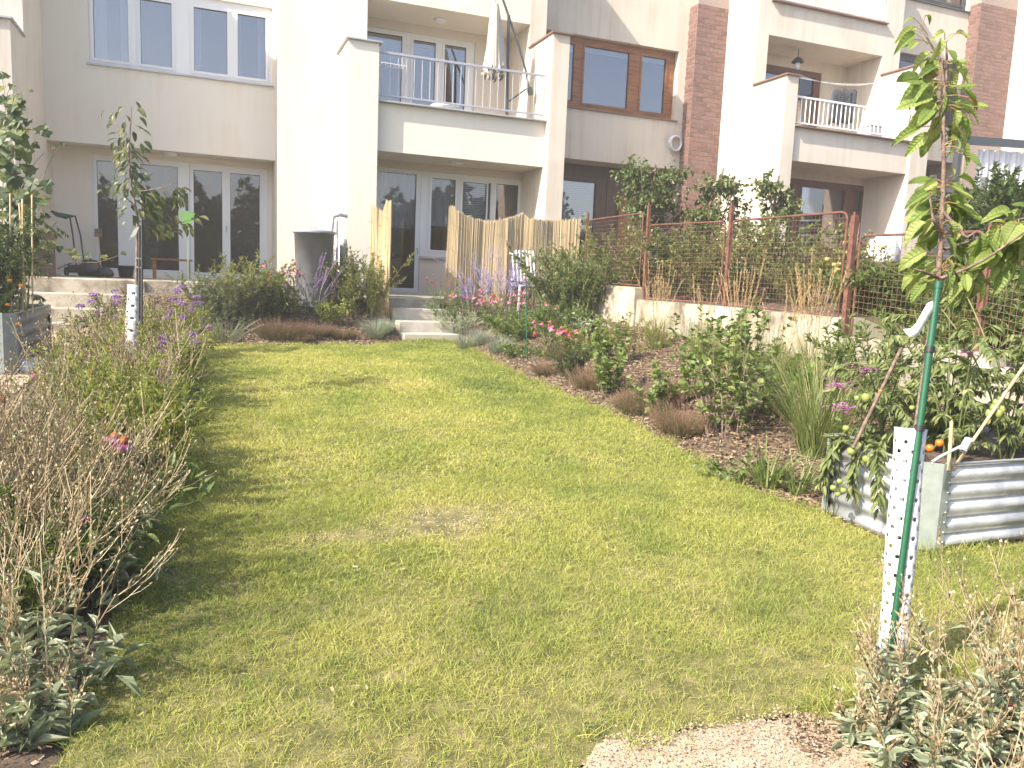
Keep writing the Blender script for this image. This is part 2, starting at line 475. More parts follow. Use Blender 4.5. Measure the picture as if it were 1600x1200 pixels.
M['yellowgreen'] = leafmat('yellow_green_leaf', [(.10, .13, .025), (.17, .20, .045), (.25, .27, .07), (.33, .32, .10)], .4, .5)
M['greyleaf'] = leafmat('grey_green_leaf', [(.11, .135, .075), (.175, .20, .12), (.25, .275, .175)], .25, .7)
M['fescue'] = leafmat('blue_fescue_blade', [(.13, .16, .13), (.20, .24, .20), (.30, .34, .28), (.42, .38, .25)], .25, .6)
M['heather'] = leafmat('heather_sprig', [(.10, .12, .045), (.17, .14, .07), (.27, .14, .115), (.36, .21, .16)], .2, .8)
M['plume'] = leafmat('feather_grass_plume', [(.34, .23, .11), (.46, .335, .17), (.56, .44, .25)], .3, .7, tint=(1.1, 1, .7))
M['tallgrass'] = leafmat('tall_grass_blade', [(.08, .12, .03), (.14, .19, .05), (.22, .26, .09), (.40, .36, .17)], .35, .5)
M['purple'] = leafmat('purple_floret', [(.17, .07, .25), (.28, .13, .37), (.40, .23, .48)], .3, .7, tint=(1, 1, 1))
M['lilac'] = leafmat('lilac_floret', [(.32, .25, .52), (.44, .36, .64), (.55, .48, .72)], .3, .7, tint=(1, 1, 1))
M['pink'] = leafmat('pink_petal', [(.40, .10, .22), (.55, .20, .34), (.66, .33, .46)], .3, .6, tint=(1.1, 1, 1))
M['magenta'] = leafmat('magenta_petal', [(.34, .02, .13), (.48, .05, .22)], .3, .6, tint=(1.1, 1, 1))
M['crimson'] = leafmat('crimson_petal', [(.16, .012, .025), (.30, .03, .06), (.40, .08, .12)], .25, .6, tint=(1.1, 1, 1))
M['cone'] = surf('orange_brown_cone', [(.14, .03, .012), (.34, .10, .03)], .7, 90, world=False)
M['yellow'] = leafmat('yellow_floret', [(.50, .36, .02), (.66, .52, .03)], .3, .6, tint=(1, 1, .8))
M['orange'] = surf('orange_petal', [(.62, .22, .01), (.70, .31, .02)], .5, 60, world=False)
M['tomato_ripe'] = surf('ripe_orange_tomato', [(.50, .115, .012), (.58, .16, .02)], .18, 10, world=False)
M['tomato_green'] = surf('green_yellow_tomato', [(.16, .20, .045), (.26, .28, .075)], .2, 14, world=False)
M['tomato_leaf'] = leafmat('tomato_leaf', [(.065, .092, .03), (.11, .145, .046), (.175, .205, .07), (.27, .28, .11)], .3, .6)
M['cherry_leaf'] = leafmat('cherry_leaf', [(.13, .19, .045), (.19, .26, .065), (.27, .33, .095), (.35, .38, .14)], .42, .5, obj=True)
def veins(m):
    """herringbone side veins of a leaf built along +Y, as relief and a slightly paler line"""
    nt = m.node_tree; L = nt.links; N = nt.nodes
    sp = N.new('ShaderNodeSeparateXYZ'); L.new(objco(nt), sp.inputs[0])
    def ma(op, a, b=None):
        n = N.new('ShaderNodeMath'); n.operation = op
        for k, v in enumerate((a, b)):
            if v is None: continue
            if isinstance(v, (int, float)): n.inputs[k].default_value = v
            else: L.new(v, n.inputs[k])
        return n.outputs[0]
    ax = ma('ABSOLUTE', sp.outputs[0]); q = ma('SUBTRACT', sp.outputs[1], ma('MULTIPLY', ax, .75))
    s = ma('POWER', ma('ABSOLUTE', ma('SINE', ma('MULTIPLY', q, 30))), .35)
    mid = ma('MINIMUM', ma('MULTIPLY', ax, 40), 1.0); h = ma('MULTIPLY', s, mid)
    bp = N.new('ShaderNodeBump'); bp.inputs['Strength'].default_value = .9; bp.inputs['Distance'].default_value = .004
    L.new(h, bp.inputs['Height']); L.new(bp.outputs[0], N['Principled BSDF'].inputs['Normal'])
veins(M['cherry_leaf'])
M['cherry_rust'] = leafmat('rusting_cherry_leaf', [(.22, .12, .04), (.20, .19, .05)], .35, .45, obj=True)
M['sapling_leaf'] = leafmat('sapling_leaf', [(.035, .055, .02), (.06, .082, .028), (.095, .112, .04), (.15, .145, .06)], .35, .4, obj=True)
M['vine_leaf'] = leafmat('vine_leaf', [(.025, .05, .013), (.042, .072, .02), (.07, .105, .028), (.19, .19, .05)], .4, .5, obj=True)
M['currant_leaf'] = leafmat('currant_leaf', [(.08, .12, .03), (.13, .185, .05), (.19, .25, .075), (.26, .30, .105)], .4, .5)
M['pear_leaf'] = leafmat('pear_leaf', [(.05, .08, .028), (.09, .125, .045), (.15, .185, .075), (.26, .24, .10)], .35, .4)
M['treewall'] = leafmat('far_tree_leaf', [(.02, .035, .012), (.035, .06, .02), (.06, .085, .03)], .3, .6)
# ------------------------------------------------------------------ the terrace of houses (fronts face the garden, -Y)
F, C, U, B, UB, W, G = 15.8, 18.0, 17.04, 17.1, 18.3, 18.7, 19.4
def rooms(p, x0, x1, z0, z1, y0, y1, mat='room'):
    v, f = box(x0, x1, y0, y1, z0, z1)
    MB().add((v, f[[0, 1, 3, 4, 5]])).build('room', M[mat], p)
def window(p, name, x0, x1, z0, z1, yf, panes, fm, glass='glass', depth=.07, sash=True, curtain=(), blind=(), room=.7, handle=None):
    """frame with a pane in each opening; sashes stand proud of it; a dim room behind"""
    w = MB().add(holewall(x0, x1, z0, z1, yf, yf + depth, panes)).build(name, M[fm], p)
    for (a, b, c, d) in panes:
        if sash:
            s = .05
            MB().add(holewall(a - s, b + s, c - s, d + s, yf - .018, yf - .002, [(a + .004, b - .004, c + .004, d - .004)])).build('sash', M[fm], w)
        MB().box(a - .004, b + .004, yf + .030, yf + .036, c - .004, d + .004).build('pane', M[glass], w)
        MB().add(holewall(a - .001, b + .001, c - .001, d + .001, yf + .012, yf + .028, [(a + .012, b - .012, c + .012, d - .012)])).build('gasket', M['black'], w)
    for (a, b, c, d) in curtain:
        n = max(6, int((b - a) * 40)); xx = np.linspace(a, b, n); yy = yf + depth + .12 + .025 * np.sin(xx * 38 + np.sin(xx * 9))
        V = np.concatenate([np.stack([xx, yy, 0 * xx + c], 1), np.stack([xx, yy, 0 * xx + d], 1)])
        i = np.arange(n - 1); MB().add((V, np.stack([i, i + 1, i + 1 + n, i + n], 1))).build('curtain', M['sheer'], w, smooth=True)
    for (a, b, c, d) in blind:
        mb = MB(); z = d
        while z > c:
            mb.box(a, b, yf + depth + .05, yf + depth + .055, max(c, z - .047), z - .003); z -= .05
        mb.build('blind', M['blind'], w)
    if handle:
        hx, hz = handle
        MB().box(hx - .012, hx + .012, yf - .05, yf - .018, hz - .02, hz + .02).box(hx - .01, hx + .01, yf - .062, yf - .05, hz - .12, hz + .02).build('handle', M['zinc'], w)
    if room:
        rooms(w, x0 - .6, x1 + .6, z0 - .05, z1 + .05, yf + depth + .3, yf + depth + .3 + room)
        rooms_ = None
    return w
def wall(p, mat, *boxes, holes=None, name='wall'):
    mb = MB()
    for bx in boxes: mb.box(*bx)
    for h in holes or []: mb.add(holewall(*h))
    return mb.build(name, M[mat], p)
def coping(p, mat, *boxes):
    mb = MB()
    for bx in boxes: mb.box(*bx)
    return mb.build('coping', M[mat], p, bevel=.006)
def railing(p, x0, x1, y, zb, zt, n, mat, rt=.02, rb=.008, posts=()):
    r = MB().box(x0, x1, y - .022, y + .022, zt - .045, zt).box(x0, x1, y - .018, y + .018, zb, zb + .035).build('balcony_railing', M[mat], p, bevel=.004)
    me = MB().add(tube([(0, 0, zb + .035), (0, 0, zt - .045)], rb, 6)).mesh('bar', M[mat])
    for i in range(n):
        o = link('bar', me, r); o.location = (x0 + (i + .5) * (x1 - x0) / n, y, 0)
    return r

# tiles, shared meshes by length
_tm = {}
def tilemesh(l, h=.106, t=.007):
    k = round(l, 3)
    if k not in _tm:
        v, f = box(-k / 2, k / 2, -t, 0, -h / 2, h / 2)
        v = v.copy(); b = .006
        v[[0, 1], 1] += 0
        for i in (0, 1, 4, 5):
            v[i, 0] *= 1 - 2 * b / k; v[i, 2] *= 1 - 2 * b / h
        _tm[k] = MB().add((v, f)).mesh('tile', M['tile'])
    return _tm[k]
def tiles(p, x0, x1, y0, y1, z0, z1, zlow=None):
    """clinker tiles on the front (y0) and left (x0) faces of a chimney, laid in half bond"""
    pw, ph = .247, .115
    rest = MB()
    row = 0
    z = z0 + ph / 2
    while z < z1:
        for face, a0, a1 in (('f', x0 - .016, x1), ('l', y0, y1)):
            a = a0 - (pw / 2 if row % 2 else 0)
            while a < a1 - .02:
                s, e = max(a, a0) + .004, min(a + pw, a1) - .004
                if e - s > .03:
                    m = tilemesh(round((e - s) * 50) / 50)
                    c = (s + e) / 2; jit = RN.uniform(-.003, .001)
                    if zlow is not None and z < zlow:
                        l = (e - s) / 2
                        if face == 'f': rest.box(c - l, c + l, y0 - .014, y0 - .001, z - .052, z + .052)
                        else: rest.box(x0 - .014, x0 - .001, c - l, c + l, z - .052, z + .052)
                    else:
                        o = link('tile', m, p)
                        if face == 'f': o.location = (c, y0 + jit, z)
                        else: o.location = (x0 + jit, c, z); o.rotation_euler = (0, 0, -math.pi / 2)
                a += pw
        z += ph; row += 1
    if rest.n: rest.build('lower_tiles', M['tile'], p, kind='stuff')

# ---- far left: neighbour's wing
hA = thing('neighbour_house', 'old pale grey-beige house wing cropped by the left edge behind the grapevine', 'house', (-4.5, F, -1.2), world=True)
wall(hA, 'old_wall', (-9.0, -2.83, 15.7, 16.8, -1.3, 3.9), (-9.0, -2.83, 16.8, 20.0, -1.3, 8.6))
coping(hA, 'zinc', (-9.0, -2.79, 15.64, 16.798, 3.902, 3.94))
w = MB().box(-2.829, -2.80, 15.72, 18.6, -.25, .18).build('plinth', M['oldconcrete'], hA)

# ---- the white house
hB = thing('white_house', 'white rendered house with wide patio glazing, grey balcony railing and a closed parasol', 'house', (1.9, F, -.3), world=True)
wall(hB, 'white_plaster', holes=[(-2.83, 1.6, 2.43, 8.3, W, W + .35, [(-2.01, 1.53, 4.02, 5.62)])], name='window_bay_wall')
MB().box(-2.83, 1.6, W + .35, G + .3, 2.432, 2.7).build('soffit', M['cream_plaster'], hB)
wall(hB, 'white_plaster', holes=[(-2.83, 1.6, -.25, 2.43, G, G + .3, [(-2.10, 1.49, -.2, 2.31)])], name='patio_wall')
w = window(hB, 'upper_window', -2.01, 1.53, 4.02, 5.62, W + .05, [(-1.93, -1.29, 4.13, 5.42), (-1.07, -.47, 4.13, 5.42), (-.05, .62, 4.13, 5.42), (.82, 1.40, 4.13, 5.42)], 'pvc', 'glass_hi',
           curtain=[(-1.95, -1.7, 4.1, 5.5), (-1.45, -1.27, 4.1, 5.5), (-.07, .1, 4.1, 5.5), (.6, .9, 4.1, 5.5), (1.25, 1.43, 4.1, 5.5)])
MB().box(-2.06, 1.55, W - .05, W + .05, 3.985, 4.018).build('sill', M['zinc'], hB)
w = window(hB, 'patio_window', -2.10, -.17, -.2, 2.31, G + .06, [(-2.01, -1.62, -.08, 2.2), (-1.16, -.40, -.08, 2.2)], 'pvc', 'glass')
w = window(hB, 'patio_door', -.165, 1.49, -.2, 2.31, G + .06, [(-.09, .52, -.10, 2.17), (.68, 1.33, -.10, 2.17)], 'pvc', 'glass', handle=(.60, .95))
MB().box(.0, .55, G - .012, G - .002, 2.335, 2.36).build('air_vent', M['cream_plaster'], hB)
chim = wall(hB, 'cream_plaster', (1.6, 2.68, C, G + .4, -.6, 8.3), name='chimney')
wall(hB, 'white_plaster', (2.68, 3.27, F, U, -1.25, 4.42), (2.68, 3.27, U, G, -1.25, 8.3), name='wing_wall')
coping(hB, 'zinc', (2.63, 3.33, F - .06, U - .002, 4.422, 4.455))
wall(hB, 'white_plaster', (3.27, 6.88, 15.97, UB + .3, 2.45, 2.79), (3.27, 6.88, 15.97, 16.13, 2.79, 3.37), name='balcony_parapet')
coping(hB, 'zinc', (3.27, 6.88, 15.86, 16.18, 3.372, 3.405))
railing(hB, 3.29, 6.84, 15.98, 3.50, 4.34, 22, 'rail_grey')
wall(hB, 'cream_plaster', holes=[(3.27, 6.88, 2.79, 5.65, UB, UB + .3, [(3.42, 6.04, 2.85, 5.46)])], name='balcony_wall')
w = window(hB, 'balcony_window', 3.42, 4.42, 2.85, 5.46, UB + .05, [(3.52, 4.32, 2.98, 5.36)], 'pvc', 'glass_hi', blind=[(3.5, 4.34, 4.75, 5.37)])
w = window(hB, 'balcony_door', 4.425, 6.04, 2.85, 5.46, UB + .05, [(4.57, 5.10, 2.98, 5.33), (5.31, 5.83, 2.98, 5.33)], 'pvc', 'glass_hi', blind=[(4.55, 5.85, 5.0, 5.36)], handle=(5.2, 3.95))
wall(hB, 'white_plaster', (3.27, 6.88, U, UB + .3, 5.65, 5.95), (3.27, 6.88, U, U + .16, 5.95, 6.75), (3.27, 6.88, UB, UB + .3, 5.95, 8.3), name='upper_balcony')
wall(hB, 'cream_plaster', holes=[(3.27, 6.88, -.4, 2.45, B, B + .3, [(3.5, 6.85, -.33, 2.30)])], name='recess_wall')
window(hB, 'garden_door', 3.5, 4.52, -.33, 2.30, B + .06, [(3.60, 4.42, -.25, 2.21)], 'pvc', 'glass', curtain=[(3.5, 4.5, 1.05, 2.3)], handle=(4.47, .62))
wall(hB, 'cream_plaster', (4.525, 6.85, B + .03, B + .25, -.33, .46), name='spandrel')
MB().box(4.53, 6.85, B - .05, B + .03, .41, .44).build('sill', M['zinc'], hB)
w = window(hB, 'garden_window', 4.525, 6.85, .465, 2.30, B + .06, [(4.76, 5.31, .61, 2.17), (5.47, 6.04, .61, 2.15), (6.26, 6.80, .61, 2.17)], 'pvc', 'glass', curtain=[(4.65, 5.4, 1.15, 2.3)], blind=[(5.42, 6.1, .6, 2.2)])
# black strip standing in for the shade in the gap of the tilted middle sash
MB().box(6.075, 6.12, B + .02, B + .04, .6, 2.16).build('gap_shade_strip', M['black'], w)
MB().box(3.75, 4.3, B - .012, B - .002, 2.345, 2.365).build('air_vent', M['beige_plaster'], hB)
def dome_lamp(p, x, y, z, r=.13):
    MB().add(lathe([(.0, -.075), (r * .6, -.066), (r * .92, -.035), (r, -.012), (r, 0)], 20, (x, y, z))).build('ceiling_lamp', M['white_plastic'], p, smooth=True)
dome_lamp(hB, 5.0, 17.7, 5.648, .15); dome_lamp(hB, 5.09, 16.5, 2.448, .15); dome_lamp(hB, -.56, 19.1, 2.43, .15)
MB().box(-2.83, 1.6, W, G + .3, 8.3, 8.45).box(2.68, 6.88, U, 19.4, 8.3, 8.45).build('roof', M['zinc'], hB)

# ---- the beige house with the tiled chimney
hC = thing('beige_house', 'beige house with a brown clinker-tiled chimney, wooden windows and white balcony bars', 'house', (10, F, .4), world=True)
wall(hC, 'beige_plaster', (6.88, 7.27, F - .05, U, -.8, 5.13), (6.88, 7.27, U, 19.4, -.8, 9.2), name='wing_wall')
coping(hC, 'browncop', (6.84, 7.32, F - .11, U - .002, 5.132, 5.165))
wall(hC, 'beige_plaster', holes=[(7.27, 12.03, 3.15, 9.2, W, W + .35, [(7.6, 11.80, 4.40, 6.16)])], name='window_bay_wall')
MB().box(7.27, 12.03, W + .35, 19.8, 3.152, 3.4).build('soffit', M['beige_plaster'], hC)
w = window(hC, 'upper_window', 7.6, 11.78, 4.43, 6.16, W + .17, [(7.75, 8.84, 4.60, 5.97), (9.13, 10.42, 4.58, 5.97), (10.80, 11.52, 4.58, 5.97)], 'wood', 'glass_hi', blind=[(7.7, 8.9, 5.80, 6.0), (9.1, 10.5, 5.86, 6.0), (10.7, 11.6, 5.86, 6.0)])
MB().box(7.6, 11.86, W - .06, W + .17, 4.375, 4.405).build('sill', M['browncop'], hC)
wall(hC, 'darkwood', holes=[(7.27, 12.03, .3, 3.15, 19.5, 19.75, [(8.2, 10.32, .75, 2.86)])], name='recess_wall')
window(hC, 'ground_window', 8.2, 10.32, .75, 2.86, 19.52, [(8.35, 9.98, .90, 2.72)], 'darkwood', 'glass_hi', blind=[(8.3, 10.05, 1.3, 2.75)])
dr = MB().box(10.66, 11.46, 19.40, 19.46, .38, 2.42).build('ochre_door', M['wood'], hC, bevel=.01)
MB().box(10.78, 11.34, 19.385, 19.398, 1.5, 2.3).box(10.78, 11.34, 19.385, 19.398, .5, 1.3).build('door_panel', M['wood'], dr)
ch = MB().box(12.03, 12.97, C + .3, 19.8, -.4, 9.4).build('chimney', M['mortar'], hC)
tiles(ch, 12.03, 12.97, C + .3, W - .002, -.3, 7.25, 1.75)
# drum of garden cable on the wall next to the chimney
cx, cy, cz = 11.80, W - .09, 3.80
rl = thing('cable_drum', 'white coiled cable drum fixed on the beige wall beside the tiled chimney', 'cable drum', (cx, cy, cz), world=True)
th = np.linspace(0, 2 * math.pi, 25)
for k in range(4):
    rr = .165 + .012 * (k % 2)
    pts = np.stack([cx + rr * np.cos(th), np.full(25, cy - .05 + k * .03), cz + rr * 1.12 * np.sin(th)], 1)
    MB().add(tube(pts, .017, 6)).build('cable_loop', M['white_plastic'], rl, smooth=True)
wall(hC, 'pale_plaster', (12.97, 13.32, F, U, -.8, 5.10), (12.97, 13.32, U, 19.8, -.8, 9.4), name='wing_wall')
coping(hC, 'browncop', (12.92, 13.38, F - .06, U - .002, 5.102, 5.14))
wall(hC, 'pale_plaster', (13.32, 17.08, 15.88, UB + .3, 3.18, 3.5), (13.32, 17.08, 15.88, 16.03, 3.5, 3.96), name='balcony_parapet')
coping(hC, 'browncop', (13.32, 17.08, 15.76, 16.08, 3.962, 3.99))
railing(hC, 13.34, 17.05, 15.9, 4.06, 4.70, 27, 'rail_white', rb=.012)
wall(hC, 'pale_plaster', (13.32, 17.08, U, UB + .3, 6.38, 6.6), (13.32, 17.08, U, U + .15, 6.6, 7.17), name='upper_balcony')
coping(hC, 'browncop', (13.32, 17.10, U - .1, U + .2, 7.172, 7.21))
railing(hC, 13.34, 17.05, U + .02, 7.27, 7.95, 27, 'rail_white', rb=.012)
wall(hC, 'pale_plaster', holes=[(13.32, 17.08, 3.5, 6.38, UB, UB + .3, [(13.7, 16.2, 3.55, 6.1)])], name='balcony_wall')
wall(hC, 'pale_plaster', holes=[(13.32, 17.08, 6.6, 9.4, UB, UB + .3, [])], name='upper_back_wall')
window(hC, 'balcony_window', 13.7, 16.2, 3.55, 6.1, UB + .03, [(13.9, 15.2, 3.7, 5.9), (15.48, 15.98, 3.7, 5.95)], 'redwood', 'glass', curtain=[(13.9, 14.6, 3.7, 6.0)])
wall(hC, 'pale_plaster', holes=[(13.32, 17.08, .35, 3.18, B + .1, B + .4, [(13.6, 17.05, 1.05, 3.0)])], name='recess_wall')
window(hC, 'ground_window', 13.6, 17.05, 1.05, 3.0, B + .13, [(14.93, 16.40, 1.28, 2.82), (16.72, 17.0, 1.28, 2.86), (13.75, 14.6, 1.28, 2.82)], 'redwood', 'glass_hi', curtain=[(14.8, 16.45, 2.3, 2.9)], blind=[(16.68, 17.02, 1.2, 2.9), (14.85, 16.45, 1.2, 2.2)])
MB().box(13.5, 17.08, B + .02, B + .1, 1.0, 1.045).build('sill', M['browncop'], hC)
wall(hC, 'redwood', (13.34, 17.06, 16.2, 16.26, .2, .95), name='low_screen')

# ---- the house at the right edge
hD = thing('end_house', 'house at the right edge with dark grey windows and a second tiled chimney', 'house', (20, F, 1.5), world=True)
wall(hD, 'pale_plaster', (17.08, 17.68, F, U, -.4, 5.87), (17.08, 17.68, U, 19.8, -.4, 10.5), name='wing_wall')
coping(hD, 'browncop', (17.03, 17.74, F - .06, U - .002, 5.872, 5.91))
wall(hD, 'pale_plaster', holes=[(17.68, 22.0, 4.25, 10.5, W, W + .3, [(18.4, 22.0 - .02, 5.36, 7.22), (18.4, 21.98, 8.74, 10.3)])], name='window_bay_wall')
MB().box(17.68, 22.0, W + .3, 19.9, 4.252, 4.5).build('soffit', M['pale_plaster'], hD)
wall(hD, 'darkwood', (17.68, 22.0, 19.5, 19.8, .6, 4.25), name='recess_wall')
window(hD, 'middle_window', 18.4, 21.97, 5.36, 7.22, W + .12, [(19.55, 20.5, 5.5, 7.05), (20.8, 21.75, 5.5, 7.05), (18.55, 19.3, 5.5, 7.05)], 'anthracite', 'glass_hi')
window(hD, 'upper_window', 18.4, 21.97, 8.74, 10.3, W + .12, [(18.55, 19.4, 8.92, 10.15), (19.6, 20.95, 8.92, 10.15), (21.15, 21.8, 8.92, 10.15)], 'anthracite', 'glass_hi', blind=[(19.5, 21.9, 8.9, 10.2)])
for z in (5.32, 8.70): MB().box(18.35, 22.0, W - .06, W + .12, z, z + .035).build('sill', M['anthracite'], hD)
ch = MB().box(22.0, 23.55, C + .3, 19.8, .5, 10.6).build('chimney', M['mortar'], hD)
tiles(ch, 22.0, 23.55, C + .3, W - .002, 5.0, 8.95)
wall(hD, 'pale_plaster', (23.55, 24.2, F, 19.8, -.4, 10.5), name='wing_wall')
# grey lean-to frame with a curtain
pg = thing('pergola', 'dark grey metal pergola frame with a pleated light grey curtain at the right edge', 'pergola', (20, 15.5, .8), world=True)
MB().add(bar((18.3, 15.5, 4.12), (22.5, 15.5, 4.32), .12, .20)).build('beam', M['anthracite'], pg)
for x in (18.4, 22.3):
    MB().box(x - .06, x + .06, 15.44, 15.56, .7, 4.0).build('post', M['anthracite'], pg)
xx = np.linspace(19.2, 22.0, 90); yy = 15.62 + .04 * np.sin(xx * 31) + .02 * np.sin(xx * 13)
V = np.concatenate([np.stack([xx, yy, 2.6 + 0 * xx], 1), np.stack([xx, yy, 3.98 + .05 * (xx - 19.2) + .02 * np.sin(xx * 31)], 1)])
i = np.arange(89); MB().add((V, np.stack([i, i + 1, i + 91, i + 90], 1))).build('curtain', M['blind'], pg, smooth=True)
# ------------------------------------------------------------------ ground, lawn, paths, steps, walls
def grid(x0, x1, y0, y1, res, fz, mask=None):
    xs = np.arange(x0, x1 + res * .5, res); ys = np.arange(y0, y1 + res * .5, res)
    X, Y = np.meshgrid(xs, ys, indexing='ij')
    V = np.stack([X, Y, fz(X, Y)], -1).reshape(-1, 3)
    i, j = np.meshgrid(np.arange(len(xs) - 1), np.arange(len(ys) - 1), indexing='ij')
    n = len(ys)
    Fq = np.stack([i * n + j, (i + 1) * n + j, (i + 1) * n + j + 1, i * n + j + 1], -1).reshape(-1, 4)
    if mask is not None:
        c = V[Fq].mean(1); Fq = Fq[mask(c[:, 0], c[:, 1])]
        u, inv = np.unique(Fq, return_inverse=True); V = V[u]; Fq = inv.reshape(-1, 4)
    return V, Fq
def inpoly(x, y, poly):
    x = np.asarray(x); r = np.zeros(x.shape, bool)
    for (ax, ay), (bx, by) in zip(poly, poly[1:] + poly[:1]):
        c = ((ay > y) != (by > y)) & (x < (bx - ax) * (y - ay) / (by - ay + 1e-12) + ax)
        r ^= c
    return r
LAWN = [(-.42, 1.3), (-.42, 2.77), (-.36, 3.5), (-.28, 4.5), (-.22, 6.2), (-.14, 8.8), (-.08, 11), (-.06, 12.75), (1.0, 13.0), (3.2, 13.35), (3.38, 13.68), (4.36, 13.68), (4.25, 12.6), (4.1, 10.7), (4.12, 7.7), (3.98, 6), (3.86, 5.3), (3.82, 4.25), (3.95, 4.2), (3.97, 3.42), (4.1, 3.28), (7.4, 3.28), (7.4, 1.9), (3.4, 2.2), (2.27, 2.12), (1.69, 2.185), (1.25, 2.20), (1.02, 2.02), (.86, 1.7), (.7, 1.3)]
tag(MB().add((np.array([[-150, -150, -2.1], [150, -150, -2.1], [150, 150, -2.1], [-150, 150, -2.1]], float), np.array([[0, 1, 2, 3]]))).build('ground', M['turf']), kind='structure')
tag(MB().add(grid(-7, 6.62, -1.5, 17.2, .12, lambda X, Y: H(X, Y) + .03 * (vnoise(X, Y, .35, 3) - .5) - .03 * inpoly(X, Y, LAWN) - .6 * ((X > 3.42) & (X < 4.36) & (Y > 13.68)))).build('garden_soil', M['soil'], smooth=True), kind='structure')
NZ = lambda X, Y: -.24 - .32 * sstep((6.9 - Y) / 1.2) + .55 * sstep((X - 6.9) / 3.0) + .5 * sstep((X - 13) / 5) + .03 * vnoise(X, Y, .5, 9)
tag(MB().add(grid(6.83, 27, -1, 18, .25, NZ)).build('neighbour_ground', M['soil'], smooth=True), kind='structure')
inlawn = lambda x, y: inpoly(x + .05 * (vnoise(x, y, .22, 5) - .5), y + .05 * (vnoise(x, y, .2, 6) - .5), LAWN)
tag(MB().add(grid(-.6, 7.4, 1.2, 13.8, .04, lambda X, Y: H(X, Y) + .012, inlawn)).build('lawn', M['turf'], smooth=True), kind='structure')
PATH = [(.55, 1.2), (.80, 1.66), (.98, 2.10), (1.2, 2.34), (1.85, 2.34), (2.12, 2.2), (2.2, 1.2)]
tag(MB().add(grid(.4, 2.2, 1.2, 2.4, .03, lambda X, Y: H(X, Y) + .014 + .03 * (vnoise(X, Y, .35, 3) - .5) * (1 - inpoly(X, Y, LAWN)) - .02 * inpoly(X, Y, LAWN), lambda x, y: inpoly(x + .16 * (vnoise(x, y, .12, 91) - .5), y + .12 * (vnoise(x, y, .1, 92) - .5), PATH))).build('gravel_path', M['sand'], smooth=True), kind='structure')
LPATH = [(-6, 2), (-2.0, 2), (-1.9, 6), (-1.75, 9), (-1.55, 12), (-1.0, 13.4), (-1.0, 14.6), (-6, 14.6)]
tag(MB().add(grid(-6, -.9, 2, 14.6, .1, lambda X, Y: H(X, Y) + .012 + .03 * vnoise(X, Y, .2, 18), lambda x, y: inpoly(x, y, LPATH))).build('side_path', M['sand'], smooth=True), kind='structure')
tag(MB().box(-2.83, 2.66, 15.55, G, -.6, -.255).build('terrace', M['oldconcrete'], bevel=.01), kind='structure')

# grass: mown blades, green and straw mixed, thinner in the trodden patch
def grass():
    mb = MB()
    for (y0, y1, n, L, w) in ((1.3, 2.6, 105000, .046, .0024), (2.6, 3.6, 105000, .044, .0029), (3.6, 5.4, 110000, .042, .0042), (5.4, 8.6, 100000, .042, .0068), (8.6, 13.7, 90000, .042, .0110)):
        x = NR.uniform(-.5, 7.4 if y0 < 3 else 4.4, n); y = NR.uniform(y0, y1, n)
        bare = np.exp(-(((x - 1.45) / .42) ** 2 + ((y - 4.5) / .26) ** 2)) + .55 * np.exp(-(((x - .75) / .5) ** 2 + ((y - 4.35) / .12) ** 2)) + .5 * np.exp(-(((x - .2) / .4) ** 2 + ((y - 2.2) / .12) ** 2))
        bare *= .5 + .9 * vnoise(x, y, .16, 21)
        k = inlawn(x, y) & (NR.random(n) > bare * 1.0) & (NR.random(n) > .35 * (vnoise(x, y, .09, 22) > .68))
        x, y, bare = x[k], y[k], bare[k]
        m = len(x)
        z = H(x, y) + .008
        green = .55 * vnoise(x, y, .9, 31) + .45 * vnoise(x, y, .28, 32)
        band = np.exp(-((x - 1.75 + .04 * y) / .35) ** 2) * (y > 4.8) * (y < 9.5) * .18 + .22 * sstep((x - 2.2) / 1.4) * sstep((y - 5) / 3)
        r = np.clip(.53 - .66 * (green - .5) - .8 * band + NR.normal(0, .12, m) - .09 * sstep((5.5 - y) / 2.5) + NR.normal(0, .10, m) * (y < 4) + .45 * bare, 0, .999)
        Lk = L * NR.uniform(.5, 1.35, m) * (.75 + .6 * vnoise(x, y, .2, 33)) * (1 - .4 * np.clip(bare, 0, 1))
        D = np.stack([NR.normal(0, .6, m), NR.normal(0, .6, m), np.ones(m)], 1)
        add_blades(mb, blades(np.stack([x, y, z], 1), D, Lk, w * NR.uniform(.7, 1.3, m), NR.uniform(.1, 1.0, m), 3), 0, r, 3)
    # longer unmown fringe along the borders and the planter
    pts = []
    for (a, b), (c, d) in zip(LAWN[3:], LAWN[4:]):
        n = int(math.hypot(c - a, d - b) * 420)
        t = NR.random(n); pts.append(np.stack([a + (c - a) * t + NR.normal(0, .035, n), b + (d - b) * t + NR.normal(0, .035, n)], 1))
    n = 2200; xx, yy = np.array([(.80, 1.6), (1.02, 2.02), (1.25, 2.20), (1.69, 2.185), (2.27, 2.12), (2.5, 2.13)]).T; u = NR.random(n) * 5; pts.append(np.stack([np.interp(u, np.arange(6), xx) + NR.normal(0, .045, n), np.interp(u, np.arange(6), yy) + NR.normal(0, .04, n)], 1))
    p = np.concatenate(pts); n = len(p)
    k = (vnoise(p[:, 0], p[:, 1], .25, 41) > .42); p = p[k]; n = len(p)
    D = np.stack([NR.normal(0, .45, n), NR.normal(0, .45, n), np.ones(n)], 1)
    add_blades(mb, blades(np.c_[p, H(p[:, 0], p[:, 1])], D, NR.uniform(.06, .15, n), .004, NR.uniform(.2, 1.1, n), 4), 0, np.clip(NR.normal(.42, .2, n), 0, .99), 4)
    o = mb.build('grass', M['grass'], kind='stuff')
